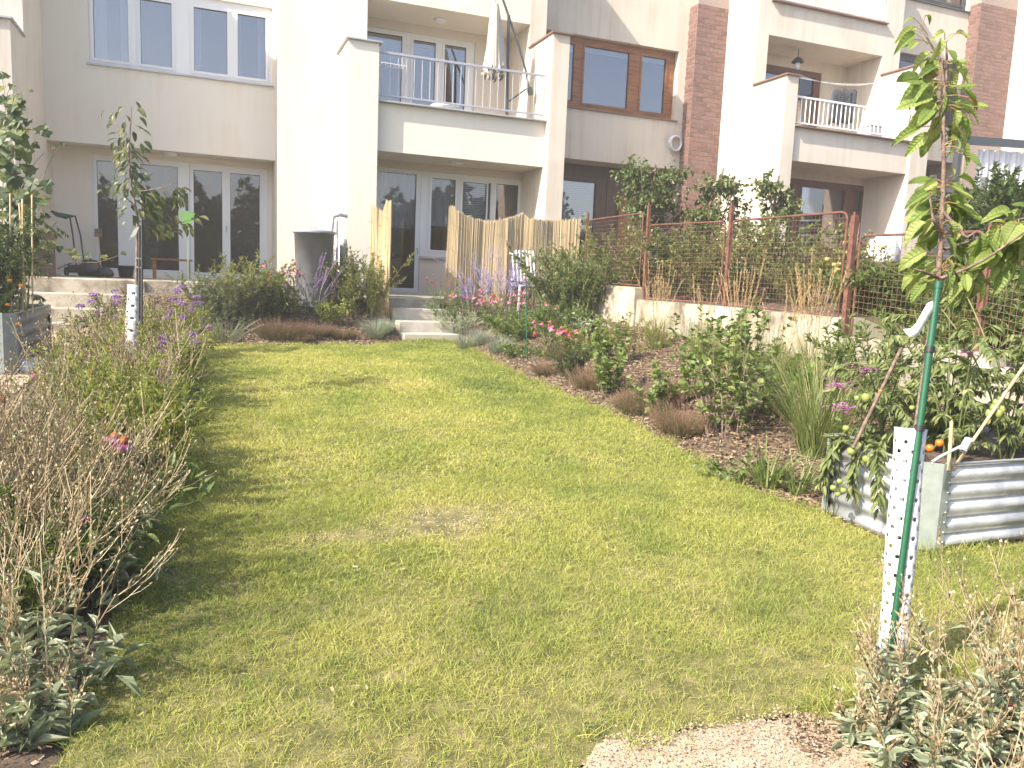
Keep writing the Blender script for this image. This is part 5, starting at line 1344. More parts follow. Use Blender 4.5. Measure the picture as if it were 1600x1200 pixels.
# far bed below the white house
def far(fn, name, label, cat, px, py, group=None, **kw): return put(fn, name, label, cat, px, py, group, **kw)
def aster(t, h, n, r, leaf='olive', mat='lilac', nf=120, lean=.35, fs=.012, per=50, L=.07, Wd=.021):
    p = shrub(t, h, n, r, lean, per, L, Wd, leaf, False, .8, .06, 'olive', 2, .3)
    florets(t, p, nf, fs, mat, .55)
far(aster, 'aster', 'loose grey-green aster below the patio door', 'plant', 350, 505, None, h=.66, n=52, r=.4, leaf='greyleaf', mat='purple', nf=60)
far(aster, 'aster', 'yellowish aster bush with a few purple flowers under the wide patio window', 'plant', 390, 492, None, h=.8, n=52, r=.38, leaf='olive', mat='purple', nf=60)
far(shrub, 'phlox', 'dark green phlox clump behind the red heather', 'plant', 428, 500, None, h=.6, n=30, r=.22, per=26, L=.085, Wd=.026, leaf='darkgreen', hi=True, br=1, lean=.35, bark='green')
far(coneflower, 'coneflower', 'red-pink coneflowers in front of the rain barrel', 'flower', 446, 492, None, h=.85, n=16, r=.22, bl=BLC + BL[:1], s=1.1)
far(sage, 'russian_sage', 'violet russian sage in front of the rain barrel', 'plant', 485, 490, None, h=.85, n=26, r=.2, lean=.4, flower='purple')
far(sage, 'russian_sage', 'tall thin russian sage rising before the right side of the barrel', 'plant', 512, 482, None, h=1.25, n=12, r=.1, lean=.16)
far(shrub, 'spurge', 'yellow-green low shrub in front of the russian sage', 'plant', 518, 505, None, h=.42, n=26, r=.2, per=20, L=.07, Wd=.026, leaf='yellowgreen', hi=True, br=1, bark='green')
far(aster, 'aster', 'bushy aster with tiny mauve buds beside the narrow reed screen', 'plant', 566, 492, None, h=.98, n=48, r=.34, leaf='olive', mat='pink', nf=90, lean=.3)
far(aster, 'aster', 'grey aster behind the violet sage near the white pillar', 'plant', 540, 478, None, h=.8, n=26, r=.25, leaf='greyleaf', mat='lilac', nf=40, lean=.3)
HG = 'heather cushions'
def hth(lb, px, py, r, h): 
    p = gp(px, py); return put(heather, 'heather', lb, 'heather', px, py, HG, r=r * 1.15, h=h, n=int(2300 * r))
hth('wide red-brown heather in front of the dark green phlox', 440, 528, .42, .3)
hth('brownish heather between red heather and blue fescue', 492, 524, .28, .2)
hth('small dry heather near the blue fescue by the steps', 536, 528, .22, .16)
hth('low heather at the far edge of the lawn', 470, 535, .2, .14)
far(shrub, 'lavender', 'grey lavender cushion at the far left corner of the lawn', 'plant', 352, 533, None, h=.36, n=60, r=.24, lean=.6, per=20, L=.035, Wd=.006, leaf='greyleaf', br=0, bark='silverleaf')
far(shrub, 'lavender', 'second grey lavender cushion beside the first near the verbena', 'plant', 320, 522, None, h=.34, n=50, r=.22, lean=.6, per=20, L=.035, Wd=.006, leaf='greyleaf', br=0, bark='silverleaf')
FG = 'blue fescue tufts'
for lb, px, py, h, r in (('blue fescue tuft on the left of the steps', 586, 528, .42, .12), ('shorter blue fescue tuft at the lawn corner left of the steps', 603, 520, .3, .09), ('blue fescue tuft right against the bottom step', 728, 545, .34, .12), ('blue fescue tuft between step and green stake', 780, 552, .34, .11), ('pale fescue behind the tuft by the bottom step', 752, 536, .3, .1)):
    t = put(lambda t: tuft(t, h, 700, r, .9, 'fescue', .004), 'blue_fescue', lb, 'grass tuft', px, py, FG)
for px, py, lb in ((312, 500, 'tan grass seed heads below the patio door'), (345, 470, 'dry grass plume clump in front of the patio glazing'), (600, 500, 'small dry grass beside the steps')):
    put(lambda t: tuft(t, .55, 260, .12, .45, 'drytan', .003), 'dry_grass', lb, 'grass tuft', px, py)

# right bed
put(coneflower, 'coneflower', 'small red coneflowers leaning over the concrete steps', 'flower', 694, 498, None, h=.72, n=24, r=.24, bl=BLC, s=.62, leafL=.09)
put(shrub, 'wormwood', 'silver wormwood mound beside the lower steps', 'plant', 712, 520, None, h=.34, n=46, r=.2, lean=.7, per=30, L=.03, Wd=.012, leaf='silverleaf', br=2, bark='silverleaf', rb=.8)
put(sage, 'russian_sage', 'sprawling violet russian sage in front of the long reed screen', 'plant', 782, 490, None, h=1.0, n=46, r=.28, lean=.5)
put(sage, 'russian_sage', 'low lilac sage at the foot of the reed screen', 'plant', 735, 486, None, h=.5, n=14, r=.14, lean=.8, flower='lilac')
put(coneflower, 'coneflower', 'pink coneflowers at the foot of the violet sage', 'flower', 770, 510, None, h=.5, n=12, r=.25, s=1.1)
put(coneflower, 'coneflower', 'pink coneflowers between the steps and the sage', 'flower', 742, 505, None, h=.55, n=10, r=.26, s=1.1)
put(coneflower, 'coneflower', 'crimson coneflowers below the sprawling sage', 'flower', 802, 512, None, h=.55, n=11, r=.28, bl=BLC + BL[:1], s=1.1)
put(coneflower, 'coneflower', 'loose pink coneflowers at the left of the large pink bush', 'flower', 838, 500, None, h=.62, n=10, r=.28, s=1.1)
put(shrub, 'leafy_perennial', 'light green perennial behind the green stake', 'plant', 800, 535, None, h=.42, n=34, r=.26, lean=.5, per=30, L=.075, Wd=.022, leaf='currant_leaf', br=1, bark='green')
put(shrub, 'leafy_perennial', 'light green perennial behind the coneflower cluster', 'plant', 872, 530, None, h=.48, n=36, r=.28, lean=.5, per=30, L=.075, Wd=.022, leaf='green', br=1, bark='green')
put(shrub, 'leafy_perennial', 'yellowish perennial right of the coneflower cluster', 'plant', 915, 555, None, h=.34, n=30, r=.26, lean=.6, per=26, L=.07, Wd=.02, leaf='yellowgreen', br=1, bark='green')
put(sage, 'russian_sage', 'violet sage sprigs behind the crimson coneflowers', 'plant', 815, 488, None, h=.85, n=26, r=.22, lean=.4)
put(aster, 'aster', 'large pink-flowered bush before the end of the reed screen', 'bush', 888, 505, None, h=1.15, n=80, r=.5, leaf='green', mat='softpink', nf=420, lean=.35, fs=.036, L=.085, Wd=.024)
put(aster, 'aster', 'leaning bush with pink spikes beside the first iron fence post', 'bush', 940, 490, None, h=1.0, n=46, r=.36, leaf='currant_leaf', mat='softpink', nf=240, lean=.45, fs=.034, L=.08, Wd=.024)
put(coneflower, 'coneflower', 'dense cluster of dusky pink coneflowers right of the green stake', 'flower', 866, 560, None, h=.44, n=17, r=.20, bl=[BL[0], BL[1], BLC[0]], s=1.25)
put(coneflower, 'coneflower', 'three coneflowers behind the dense cluster', 'flower', 842, 522, None, h=.5, n=6, r=.2, s=1.1)
put(shrub, 'strawberry', 'bright green low plant at the foot of the green stake', 'plant', 808, 560, None, h=.22, n=26, r=.16, lean=.8, per=12, L=.06, Wd=.04, leaf='green', hi=True, br=0, bark='green')
put(shrub, 'sedum', 'grey-leaved plant below the end of the retaining wall', 'plant', 922, 530, None, h=.34, n=18, r=.2, lean=.6, per=12, L=.11, Wd=.05, leaf='silverleaf', hi=True, br=0, bark='green')
put(shrub, 'rose_bush', 'small dense dark green bush between two heathers', 'bush', 892, 592, None, h=.36, n=46, r=.14, lean=.42, per=24, L=.032, Wd=.02, leaf='darkgreen')
hth('brown heather behind the small dark bush', 880, 560, .26, .22)
hth('reddish heather right of the small dark bush', 925, 606, .24, .24)
hth('purple-brown heather below the young currants', 1008, 642, .34, .24)
hth('nearest heather with green skirt on the bed edge', 1066, 676, .26, .24)
hth('dark red heather behind the big currant bush', 1050, 622, .26, .2)
hth('heather at the left start of the right bed', 855, 585, .2, .16)
CG = 'currant bushes in the right bed'
def currant(t, h, n, r, lean=.35, per=19): shrub(t, h, int(n * 1.2), r, lean, per, .07, .066, 'currant_leaf', True, 1.0, .12, 'bark', 2, .25, .25)
for lb, px, py, h, n, r in (('tall lobed-leaf currant bush in the middle of the right bed', 1132, 682, 1.0, 16, .22), ('leaning currant in front of the concrete wall', 1085, 620, .85, 9, .16), ('young currant between two heathers', 948, 618, .5, 9, .14), ('currant left of the tall tan feather grass', 955, 575, .5, 9, .16), ('currant near the green tall grass', 1200, 655, .6, 12, .2), ('small currant under the wall top', 1180, 590, .75, 7, .14), ('low currant beside the nearest heather', 1015, 655, .45, 7, .12)):
    put(currant, 'currant_bush', lb, 'bush', px, py, CG, h=h, n=n, r=r)
FGG = 'feather reed grasses against the wall'
for lb, px, py, h, n in (('tan feather grass at the left end of the long wall face', 1024, 545, 1.05, 26), ('feather grass in front of the middle fence post', 1150, 575, 1.15, 22), ('feather grass before the right part of the wall', 1262, 610, 1.2, 30), ('thin feather grass between the two taller clumps', 1095, 560, .95, 9), ('short yellow feather grass near the wall end', 1215, 600, 1.0, 9)):
    put(feather, 'feather_grass', lb, 'ornamental grass', px, py, FGG, h=h, n=n, r=.1)
put(lambda t: tuft(t, 1.0, 420, .12, .45, 'tallgrass', .008), 'tall_grass', 'tall green arching grass beside the corner of the tomato bed', 'ornamental grass', 1272, 712, None)
put(lambda t: tuft(t, .42, 60, .06, .8, 'tallgrass', .016), 'daylily', 'broad-bladed green tuft at the bed edge left of the tomato bed', 'plant', 1198, 765, None)
put(lambda t: tuft(t, .36, 40, .06, .9, 'tallgrass', .014), 'daylily', 'yellowing arching blades against the tomato bed corner', 'plant', 1245, 772, None)
put(shrub, 'strawberry', 'flat green strawberry patch on the bed edge', 'plant', 1165, 752, None, h=.14, n=26, r=.25, lean=1.0, per=8, L=.055, Wd=.045, leaf='green', hi=True, br=0, bark='green')
put(shrub, 'weed', 'pale weed sprouting in mulch before the wall', 'plant', 985, 565, None, h=.4, n=14, r=.2, lean=.5, per=18, L=.05, Wd=.02, leaf='yellowgreen', br=1)
put(shrub, 'weed', 'yellow-green sprouts on bare mulch near the wall end block', 'plant', 975, 530, None, h=.35, n=20, r=.3, lean=.5, per=14, L=.05, Wd=.018, leaf='yellowgreen', br=1)
zt_0 = PZ + PH - .07
pk = put(aster, 'phlox', 'magenta-pink phlox behind the tomato bed near the low wall', 'flower', (5.6, 5.3, -1.0), 0, None, h=.75, n=22, r=.35, leaf='green', mat='magenta', nf=70, fs=.016, L=.07, Wd=.02)
for lb, px, py, D in (('pink phlox head by the tall green grass', 1308, 602, 5.25), ('pink phlox head above the tomato leaves', 1352, 578, 5.3), ('big pink phlox head right of the green tree stake', 1518, 553, 4.95), ('low pink phlox head left of the unripe tomatoes', 1318, 637, 5.2)):
    p = aD(px, py, D); g0 = np.array([p[0], p[1], zt_0 if px > 1500 else float(H(p[0], p[1]))]); t = P0('phlox', lb, 'flower', g0, 'pink phlox heads', 0); e = p - g0
    MB().add(tube([(0, 0, 0), e * .5 + [.03, .02, 0], e], .004, 5)).build('stem', M['green'], t)
    k = 60; q = NR.normal(0, 1, (k, 3)) * [.045, .045, .018]; mb = MB(); pp = np.repeat(e + q, 5, 0); a = np.tile(np.arange(5) * 1.257, k); Dd = np.stack([np.cos(a), np.sin(a), .3 + 0 * a], 1)
    mb.add(leaves(pp, Dd, np.tile([0, 0, 1.0], (5 * k, 1)), .014, .011, False, .05, .05), 0, leafrnd(np.repeat(NR.random(k), 5))); mb.build('flower_head', M['pinkphlox'] if 'pinkphlox' in M else M['magenta'], t, kind='stuff')
    mb = MB(); A = np.linspace(0, 1, 5)[None, :, None] * e; leaf_on(mb, A, 16, .2, .95, .08, .02, 1.0, .2, True); mb.build('leaves', M['green'], t, kind='stuff')

# bottom right corner: near campions
for lb, px, py, h, n, r, lf in (('silver campion clump at the foot of the cherry tree guard', 1440, 1150, .40, 8, .15, 40), ('tall seedy campion clump in the bottom right corner', 1560, 1160, .52, 15, .22, 26), ('silver-leaved campion cropped by the bottom edge', 1470, 1235, .38, 9, .18, 46), ('dry campion stalks cropped by the right edge', 1640, 1120, .55, 16, .2, 18), ('low silver rosette beside the trodden bark', 1395, 1190, .20, 8, .12, 40)):
    put(campion, 'rose_campion', lb, 'plant', px, py, 'rose campions in the bottom right corner', h=h, n=n, r=r, leafy=lf)
one_bloom('campion_flower', 'crimson campion flower at the bottom edge right of the tree', 1420, 1235, 1414, 1186, bloom_cone(.6, 7, 'magenta'), .8, lf=False)
one_bloom('campion_flower', 'crimson campion flower amid the bottom right seed heads', 1585, 1190, 1578, 1102, bloom_cone(.6, 7, 'magenta'), .8, lf=False)

# neighbour's garden behind the wire fence
def nb(x, y): return (x, y, float(NZ(x, y)))
def ntree(name, label, px0, px1, pt, pbm, Y, leaf, nleaf, nbr, group=None, trunk=.05, L=.085, Wd=.056):
    c = aY((px0 + px1) / 2, (pt + pbm) / 2, Y); top = aY((px0 + px1) / 2, pt, Y)[2]; bot = aY((px0 + px1) / 2, pbm, Y)[2]
    D = CM[2] @ c; rx = (px1 - px0) / 2 / FPX * D * 1.05
    base = nb(c[0], c[1]); t = P0(name, label, 'tree', base, group, 0)
    tree(t, top - base[2], trunk, (rx, rx * .8, bot - base[2], top - base[2]), nleaf, L, Wd, leaf, nbr, (0, 0), .2, .3, hi=True)
ntree('pear_tree', 'small pear tree in front of the ochre door behind the fence', 955, 1078, 258, 400, 12.4, 'pear_leaf', 2100, 13, 'fruit trees behind the fence')
ntree('pear_tree', 'pear tree with bare forked limbs before the tiled chimney', 1078, 1165, 262, 400, 11.8, 'pear_leaf', 1500, 12, 'fruit trees behind the fence')
ntree('pear_tree', 'leaning pear tree against the cream wing wall', 1172, 1248, 274, 372, 11.2, 'pear_leaf', 900, 9, 'fruit trees behind the fence')
SG = 'shrubs behind the wire fence'
sp_ = [('olive', 7.35, 12.6, .95, 'olive shrub behind the first fence panel'), ('darkgreen', 7.5, 11.3, .95, 'dark green shrub behind the second fence panel, left half'), ('olive', 7.4, 10.2, .85, 'olive shrub behind the second fence panel, right half'), ('darkgreen', 7.5, 9.3, .58, 'dark green shrub behind the middle fence post'), ('olive', 7.5, 8.5, .5, 'olive shrub behind the third fence panel, left half'), ('olive', 7.7, 7.7, .42, 'apple shrub with yellow fruit behind the third panel'), ('green', 8.6, 10.6, 1.0, 'bright green shrub set back behind the second panel'), ('olive', 8.9, 9.2, .5, 'dark shrub set back behind the third panel'), ('olive', 8.3, 12.6, 1.0, 'olive shrub set back beside the ochre door'), ('olive', 9.0, 7.0, .4, 'loose low shrub near the barbecue')]
shp = {}
for lf, x, y, h, lb in sp_:
    if lf not in shp:
        t = P0('garden_shrub', lb, 'bush', nb(x, y), SG); shrub(t, h, 36, .42, .6, 46, .075, .044, lf, False, .9, .08, 'bark', 3, .4); shp[lf] = (t, h)
    else:
        o, h0 = shp[lf]; copy_tree(o, nb(x, y), RN.uniform(0, 6.28), h / h0, lb, SG)
me_ap = MB().add(lathe([(.001, -.025), (.02, -.02), (.03, .0), (.024, .022), (.001, .02)], 10)).mesh('apple', surf('yellow_apple', [(.45, .42, .06), (.58, .42, .09)], .3, 20, world=False), True)
ap = P0('apple_tree', 'thin young apple tree with yellow apples behind the third fence panel', 'tree', nb(7.25, 7.35), None, 0)
tree(ap, 1.05, .02, (.35, .35, .3, 1.1), 380, .05, .03, 'olive', 7, (0, 0), .2, .25, hi=True)
for k in range(16):
    o = link('apple', me_ap, ap); a = RN.uniform(0, 6.28); r = RN.uniform(.1, .34); o.location = (r * math.cos(a), r * math.sin(a), RN.uniform(.3, .85))
t0 = None
lows = [(7.3, 6.6), (7.9, 6.3), (7.4, 5.9), (8.5, 6.9), (8.1, 5.6), (9.2, 6.5), (8.9, 5.7), (7.5, 5.2), (9.6, 7.4), (8.4, 7.3), (10.2, 6.4), (9.3, 5.0), (7.2, 7.0), (10.0, 5.6), (9.5, 4.9), (10.6, 6.0), (11.2, 6.6), (8.0, 4.8), (10.8, 5.2)]
for k, (x, y) in enumerate(lows):
    lb = 'low green herbage clump behind the fence gate'; g = 'herbage behind the fence gate'
    if t0 is None:
        t0 = P0('herb_clump', lb, 'plant', nb(x, y), g); shrub(t0, .5, 50, .32, .65, 44, .09, .03, 'green', False, .9, .06, 'green', 2, .3)
    else: copy_tree(t0, nb(x, y), RN.uniform(0, 6.28), RN.uniform(.75, 1.1) * (.55 if 8.3 < x < 10.3 and y > 5.9 else 1.15 if x > 9.3 else 1), lb, g)
tb = None
for k, (x, y, h, lb) in enumerate(((11.3, 8.3, 1.25, 'tall dark shrub right behind the cherry leaves'), (12.4, 8.8, 1.35, 'tall dark shrub below the board fence'), (13.4, 9.0, 1.45, 'tall dark shrub at the right edge below the board fence'), (10.9, 7.2, 1.0, 'dark shrub behind the yellow goldenrod'))):
    if tb is None:
        tb = P0('dark_shrub', lb, 'bush', nb(x, y), SG); shrub(tb, h, 60, .55, .5, 70, .095, .045, 'darkgreen', False, .9, .05, 'bark', 3, .35); h0 = h
    else: copy_tree(tb, nb(x, y), RN.uniform(0, 6.28), h / h0, lb, SG)
g = aD(1545, 485, 7.6); gr = P0('goldenrod', 'yellow goldenrod behind the cherry branch at the right', 'flower', (g[0], g[1], float(NZ(g[0], g[1]))), None)
p_ = shrub(gr, max(.5, g[2] - float(NZ(g[0], g[1])) + .12), 22, .15, .35, 20, .06, .014, 'green', False, .8, .05, 'green', 3, .25); florets(gr, p_, 420, .014, 'yellow', .35)

# tomatoes in the steel bed
def tomato(t, h, n, r, lean=.4, per=17):
    P = stemset(n, h, r, lean, 7, .15, .3); stems_part(t, P, .007, .004, 'tomato_leaf', sides=5)
    Q = branches(P, 9, .1, 1.0, .14, .28, 1.1, 5, -.35); stems_part(t, Q, .003, .002, 'tomato_leaf')
    mb = MB()
    N = len(Q); i = np.repeat(np.arange(N), per); tt = np.tile(np.linspace(.25, 1, per), N); p, T = at_t(Q, i, tt)
    s = np.where(np.arange(len(i)) % 2, 1, -1)[:, None]; S = nrm(np.cross(T, [0, 0, 1.0])); D = T * .55 + S * s * .8 + np.array([0, 0, -.45]) + NR.normal(0, .2, (len(i), 3))
    mb.add(leaves(p, D, np.array([0, 0, 1.0]) + NR.normal(0, .35, (len(i), 3)), rv(len(i), .045, .085), rv(len(i), .018, .034), True, .35), 0, leafrnd(np.clip(NR.normal(.5, .2, len(i)), 0, .99), True))
    mb.build('foliage', M['tomato_leaf'], t, kind='stuff')
TG = 'tomato plants in the steel bed'
zt_ = PZ + PH - .07
TOM = []
for lb, x, y, h, n in (('bushy tomato plant at the left end of the steel bed', 4.35, 3.95, .56, 6), ('tomato plant behind the green tree stake', 4.72, 3.75, .80, 7), ('tomato plant tied to the bamboo cane', 5.05, 3.68, .95, 6), ('tomato plant at the right picture edge', 5.45, 3.85, 1.0, 8), ('back tomato plant in the steel bed', 4.95, 4.1, .85, 6)):
    t = P0('tomato_plant', lb, 'plant', (x, y, zt_), TG, 0); tomato(t, h, n, .1); TOM.append((t, (x, y, zt_)))
t = P0('tomato_plant', 'tomato shoot hanging over the left side of the steel bed', 'plant', (4.10, 3.86, zt_ + .02), TG, 0)
Pz = np.array([[(0, 0, 0), (-.07, -.02, .12), (-.16, -.04, .10), (-.20, -.06, -.05), (-.21, -.07, -.22)], [(0, .1, 0), (-.08, .14, .10), (-.17, .16, .06), (-.20, .17, -.10), (-.21, .2, -.25)], [(0, -.1, 0), (-.07, -.14, .12), (-.17, -.2, .08), (-.20, -.26, -.12), (-.21, -.30, -.3)]], float)
stems_part(t, Pz, .006, .003, 'tomato_leaf', sides=5); mb = MB(); leaf_on(mb, Pz, 110, .2, 1, .085, .032, 1.0, .35, True, up=-.4); mb.build('foliage', M['tomato_leaf'], t, kind='stuff')
HANG = (t, (4.10, 3.86, zt_ + .02))
def fruit(own, px, py, rpx, D, mat, el=1.0):
    t, b0 = own; p = aD(px, py, D) - np.array(b0); r = rpx * .86 / FPX * D
    v, f = lathe([(.001, -1 * el), (.5, -.88 * el), (.88, -.45 * el), (1, .05), (.85, .55 * el), (.45, .86 * el), (.12, .84 * el), (.001, .8 * el)], 14)
    o = MB().add((v * r, f)).build('tomato', M[mat], t, smooth=True); o.location = [float(c) for c in p]
    s = MB()
    a = np.arange(5) * 1.257; Dd = np.stack([np.cos(a), np.sin(a), .1 + 0 * a], 1); s.add(leaves(np.tile([0, 0, r * .84 * el], (5, 1)), Dd, np.tile([0, 0, 1.0], (5, 1)), r * .9, r * .3, False, -.2)); s.build('calyx', M['green'], o)
fruit(TOM[1], 1453, 700, 7.5, 4.75, 'tomato_ripe'); fruit(TOM[1], 1468, 692, 7.5, 4.8, 'tomato_ripe')
for px, py, r in ((1353, 621, 8), (1339, 622, 5)): fruit(TOM[0], px, py, r, 5.0, 'tomato_green', 1.15)
fruit(TOM[0], 1322, 669, 6.5, 5.1, 'tomato_green'); fruit(TOM[0], 1376, 611, 4, 5.0, 'tomato_ripe'); fruit(TOM[1], 1425, 637, 5, 4.8, 'tomato_green')
for px, py, r in ((1330, 705, 8), (1354, 717, 8), (1302, 762, 6), (1312, 752, 5.5), (1318, 766, 6), (1309, 772, 5)): fruit(HANG, px, py, r, 5.03, 'tomato_green')
for px, py in ((1552, 638), (1561, 646), (1556, 630), (1566, 640), (1545, 646), (1563, 625)): fruit(TOM[2], px, py, 6, 4.85, 'tomato_green', 1.5)
def cane(label, a, b, D0, D1, r=.009, mat='bamboo', nm='bamboo_cane'):
    p, q = aD(*a, D0), aD(*b, D1); t = T(nm, label, 'cane', p, 'canes in the planting')
    s = np.linspace(0, 1, 17)[:, None]; rr = np.array([r * (1.18 if k % 4 == 0 else 1) for k in range(17)])
    MB().add(tube(p + (q - p) * s, rr, 8)).build('cane', M[mat], t, smooth=True)
    MB().add(octs(np.array([q]), np.array([q - p]), r * 3, r * 1.9)).build('cut_end', M[mat], t); return t
cane('bamboo cane slanting through the tomatoes beside the white rope', (1488, 735), (1612, 555), 4.75, 4.75, .009)
cane('dark leaning stick at the left end of the steel bed', (1333, 700), (1408, 545), 5.0, 5.0, .011, 'bark', 'garden_stick')
cane('short green cane right of the ripe tomatoes', (1482, 735), (1487, 660), 4.7, 4.7, .01, 'tallcane' if 'tallcane' in M else 'bamboo')
rp = T('tie_rope', 'white rope tied round the bamboo cane and the bed corner', 'rope', aD(1507, 690, 4.73))
pts = np.array([aD(1456, 722, 4.55), aD(1470, 713, 4.6), aD(1486, 705, 4.66), aD(1502, 697, 4.70)]); MB().add(tube(pts, .008, 8)).build('strand', M['white_plastic'], rp, smooth=True)
ca, cb = aD(1503, 705, 4.74), aD(1514, 686, 4.74); u = np.linspace(0, 1, 60); ax = nrm(cb - ca); s1 = nrm(np.cross(ax, [0, 0, 1.0])); s2 = np.cross(ax, s1)
MB().add(tube(ca + (cb - ca) * u[:, None] + (s1 * np.cos(u * 44)[:, None] + s2 * np.sin(u * 44)[:, None]) * .018, .007, 6)).build('knot', M['white_plastic'], rp, smooth=True)

# left bed: tomatoes, marigolds, canes, grapevine
lz = lp[2] + .62
for lb, x, y, h in (('dark tomato bush at the near end of the left bed', lp[0] - .45, lp[1] + .45, 1.15), ('dark tomato bush in the middle of the left bed', lp[0] - .5, lp[1] + 1.2, 1.25), ('tomato bush at the far end of the left bed', lp[0] - .3, lp[1] + 1.9, .95), ('tomato bush at the left picture edge', lp[0] - 1.0, lp[1] + .5, 1.2)):
    t = P0('tomato_plant', lb, 'plant', (x, y, lz), 'tomato plants in the left bed', 0); tomato(t, h, 9, .2, .32, 12)
for lb, x, y, h in (('dense dark foliage bush under the grapevine', lp[0] - .55, lp[1] + .75, 1.0), ('dense bush at the left picture edge under the grapevine', lp[0] - 1.05, lp[1] + 1.1, 1.25)):
    t = P0('leafy_bush', lb, 'bush', (x, y, lz), 'leafy bushes in the left bed', 0); shrub(t, h, 56, .4, .4, 60, .06, .028, 'darkgreen', False, 1.0, .05, 'green', 2, .3)
mg = P0('marigold', 'orange marigolds spilling over the rim of the left bed', 'flower', (lp[0] - .25, lp[1] + .4, lz), None, 0)
p_ = shrub(mg, .42, 30, .3, .7, 20, .04, .012, 'green', False, .9, .1, 'green', 2, .3)
mfl = MB()
for k, (px, py) in enumerate(((12, 478), (15, 440), (33, 448), (28, 508), (8, 505))):
    p = aD(px, py, CM[2] @ lp - .1) - np.array(mg.location); a = np.arange(22) * 2.4; el = np.linspace(.1, 1.2, 22)
    d = np.stack([np.cos(a) * np.cos(el), np.sin(a) * np.cos(el), np.sin(el)], 1)
    MB().add(leaves(np.tile(p, (22, 1)), d, np.tile([0, 0, 1.0], (22, 1)), .034, .02, False, .1)).build('bloom', M['orange'], mg)
for lb, px, py0, py1 in (('leftmost bamboo cane in the left bed', 17, 510, 303), ('bamboo cane of a crossing pair in the left bed', 36, 505, 312), ('right bamboo cane in the left bed', 51, 490, 305), ('slanted bamboo cane crossing its neighbour', 40, 500, 318)):
    D = CM[2] @ lp + .5; cane(lb, (px + (2 if px == 40 else 0), py0), (px - (10 if px == 40 else 1), py1), D, D, .009)
VM = []
for k in range(3):
    v, f = lobed(); v = v.copy(); v[:, 2] += .05 * np.sin(5 * v[:, 0] + k * 2) + .03 * k * v[:, 0]; VM.append(MB().add((v, f)).mesh('leaf', M['vine_leaf']))
vn = P0('grapevine', 'grapevine with lobed leaves climbing at the left picture edge', 'vine', (lp[0] - .6, lp[1] + .9, lz), None, 0)
vb = np.array(vn.location); VD = CM[2] @ lp + .9
paths = [[(10, 520), (6, 420), (2, 300), (8, 200), (4, 120)], [(30, 480), (42, 380), (30, 300), (18, 220), (12, 150), (20, 128)], [(42, 380), (58, 310), (72, 260), (95, 228)], [(18, 220), (40, 200), (62, 205), (78, 208)], [(30, 300), (50, 262), (66, 240)], [(-10, 420), (-6, 300), (-8, 180)], [(90, 420), (120, 408), (150, 412), (196, 394)], [(58, 310), (70, 340), (74, 360)]]
cl = []
for pth in paths:
    pts = np.array([aD(x, y, VD + RN.uniform(-.1, .1)) - vb for x, y in pth]); u = np.linspace(0, len(pts) - 1, 16); q = np.stack([np.interp(u, np.arange(len(pts)), pts[:, k]) for k in range(3)], 1); q += .015 * np.sin(u * 4)[:, None]
    MB().add(tube(q, np.linspace(.008, .003, 16), 6)).build('cane', M['bark'], vn, smooth=True)
leafpx = [(4, 140, 20), (14, 165, 26), (10, 195, 30), (22, 178, 22), (2, 215, 34), (28, 190, 24), (6, 236, 32), (20, 240, 26), (44, 190, 16), (62, 203, 24), (74, 208, 15), (36, 238, 30), (50, 228, 14), (40, 262, 20), (52, 266, 26), (18, 262, 28), (6, 275, 26), (28, 282, 28), (55, 285, 24), (66, 290, 26), (46, 300, 18), (64, 318, 28), (70, 312, 20), (58, 302, 14), (76, 340, 18), (62, 345, 16), (40, 315, 16), (24, 300, 30), (8, 302, 28), (14, 320, 28), (30, 330, 26), (2, 340, 30), (20, 345, 26), (38, 350, 20), (55, 362, 20), (12, 368, 24), (48, 385, 20), (84, 382, 18), (92, 388, 14), (108, 394, 18), (122, 400, 16), (140, 398, 14), (160, 402, 13), (190, 396, 9), (98, 225, 9), (84, 232, 8), (34, 205, 18), (2, 180, 26), (0, 255, 30), (10, 120, 18), (20, 135, 12), (40, 160, 9), (50, 142, 8), (30, 148, 9)]
leafpx += [(RN.uniform(-14, 34) + (22 if y > 250 else 0) * RN.random(), y + RN.uniform(-6, 6), RN.uniform(16, 26)) for y in range(150, 420, 4)]
for k, (x, y, s) in enumerate(leafpx):
    p = aD(x, y - s * .3, VD + RN.uniform(-.25, .2)) - vb; sz = s * .95 / FPX * VD
    d = (RN.uniform(-.6, .6), RN.uniform(-.7, -.1), RN.uniform(-1, -.25)); put_leaf(vn, VM[k % 3], p, d, (RN.uniform(-.6, .3), -1, RN.uniform(.1, .9)), sz)

# ------------------------------------------------------------------ the young cherry tree with its guard, stake and tag
cb_ = gp(1388, 1092); CD = CM[2] @ cb_
ct = T('cherry_tree', 'young cherry tree with drooping green leaves in the near right foreground', 'tree', cb_)
cw = lambda px, py, dd=0: aD(px, py, CD + dd)
tp_ = np.array([cb_ + [.012, .03, -.05], cw(1402, 900, .03), cw(1432, 670, .03), cw(1466, 440, .03), cw(1470, 380, .02), cw(1472, 330), cw(1475, 260), cw(1474, 200), cw(1476, 140), cw(1470, 95), cw(1456, 72), cw(1438, 40)])
u = np.linspace(0, 11, 60); q = np.stack([np.interp(u, np.arange(12), tp_[:, k]) for k in range(3)], 1)
rr = np.interp(u, [0, 3, 6, 9, 11], [.016, .012, .0085, .005, .0025]) * (1 + .12 * (NR.random(60) - .5)); MB().add(tube(q, rr, 10)).build('trunk', M['bark'], ct, smooth=True)
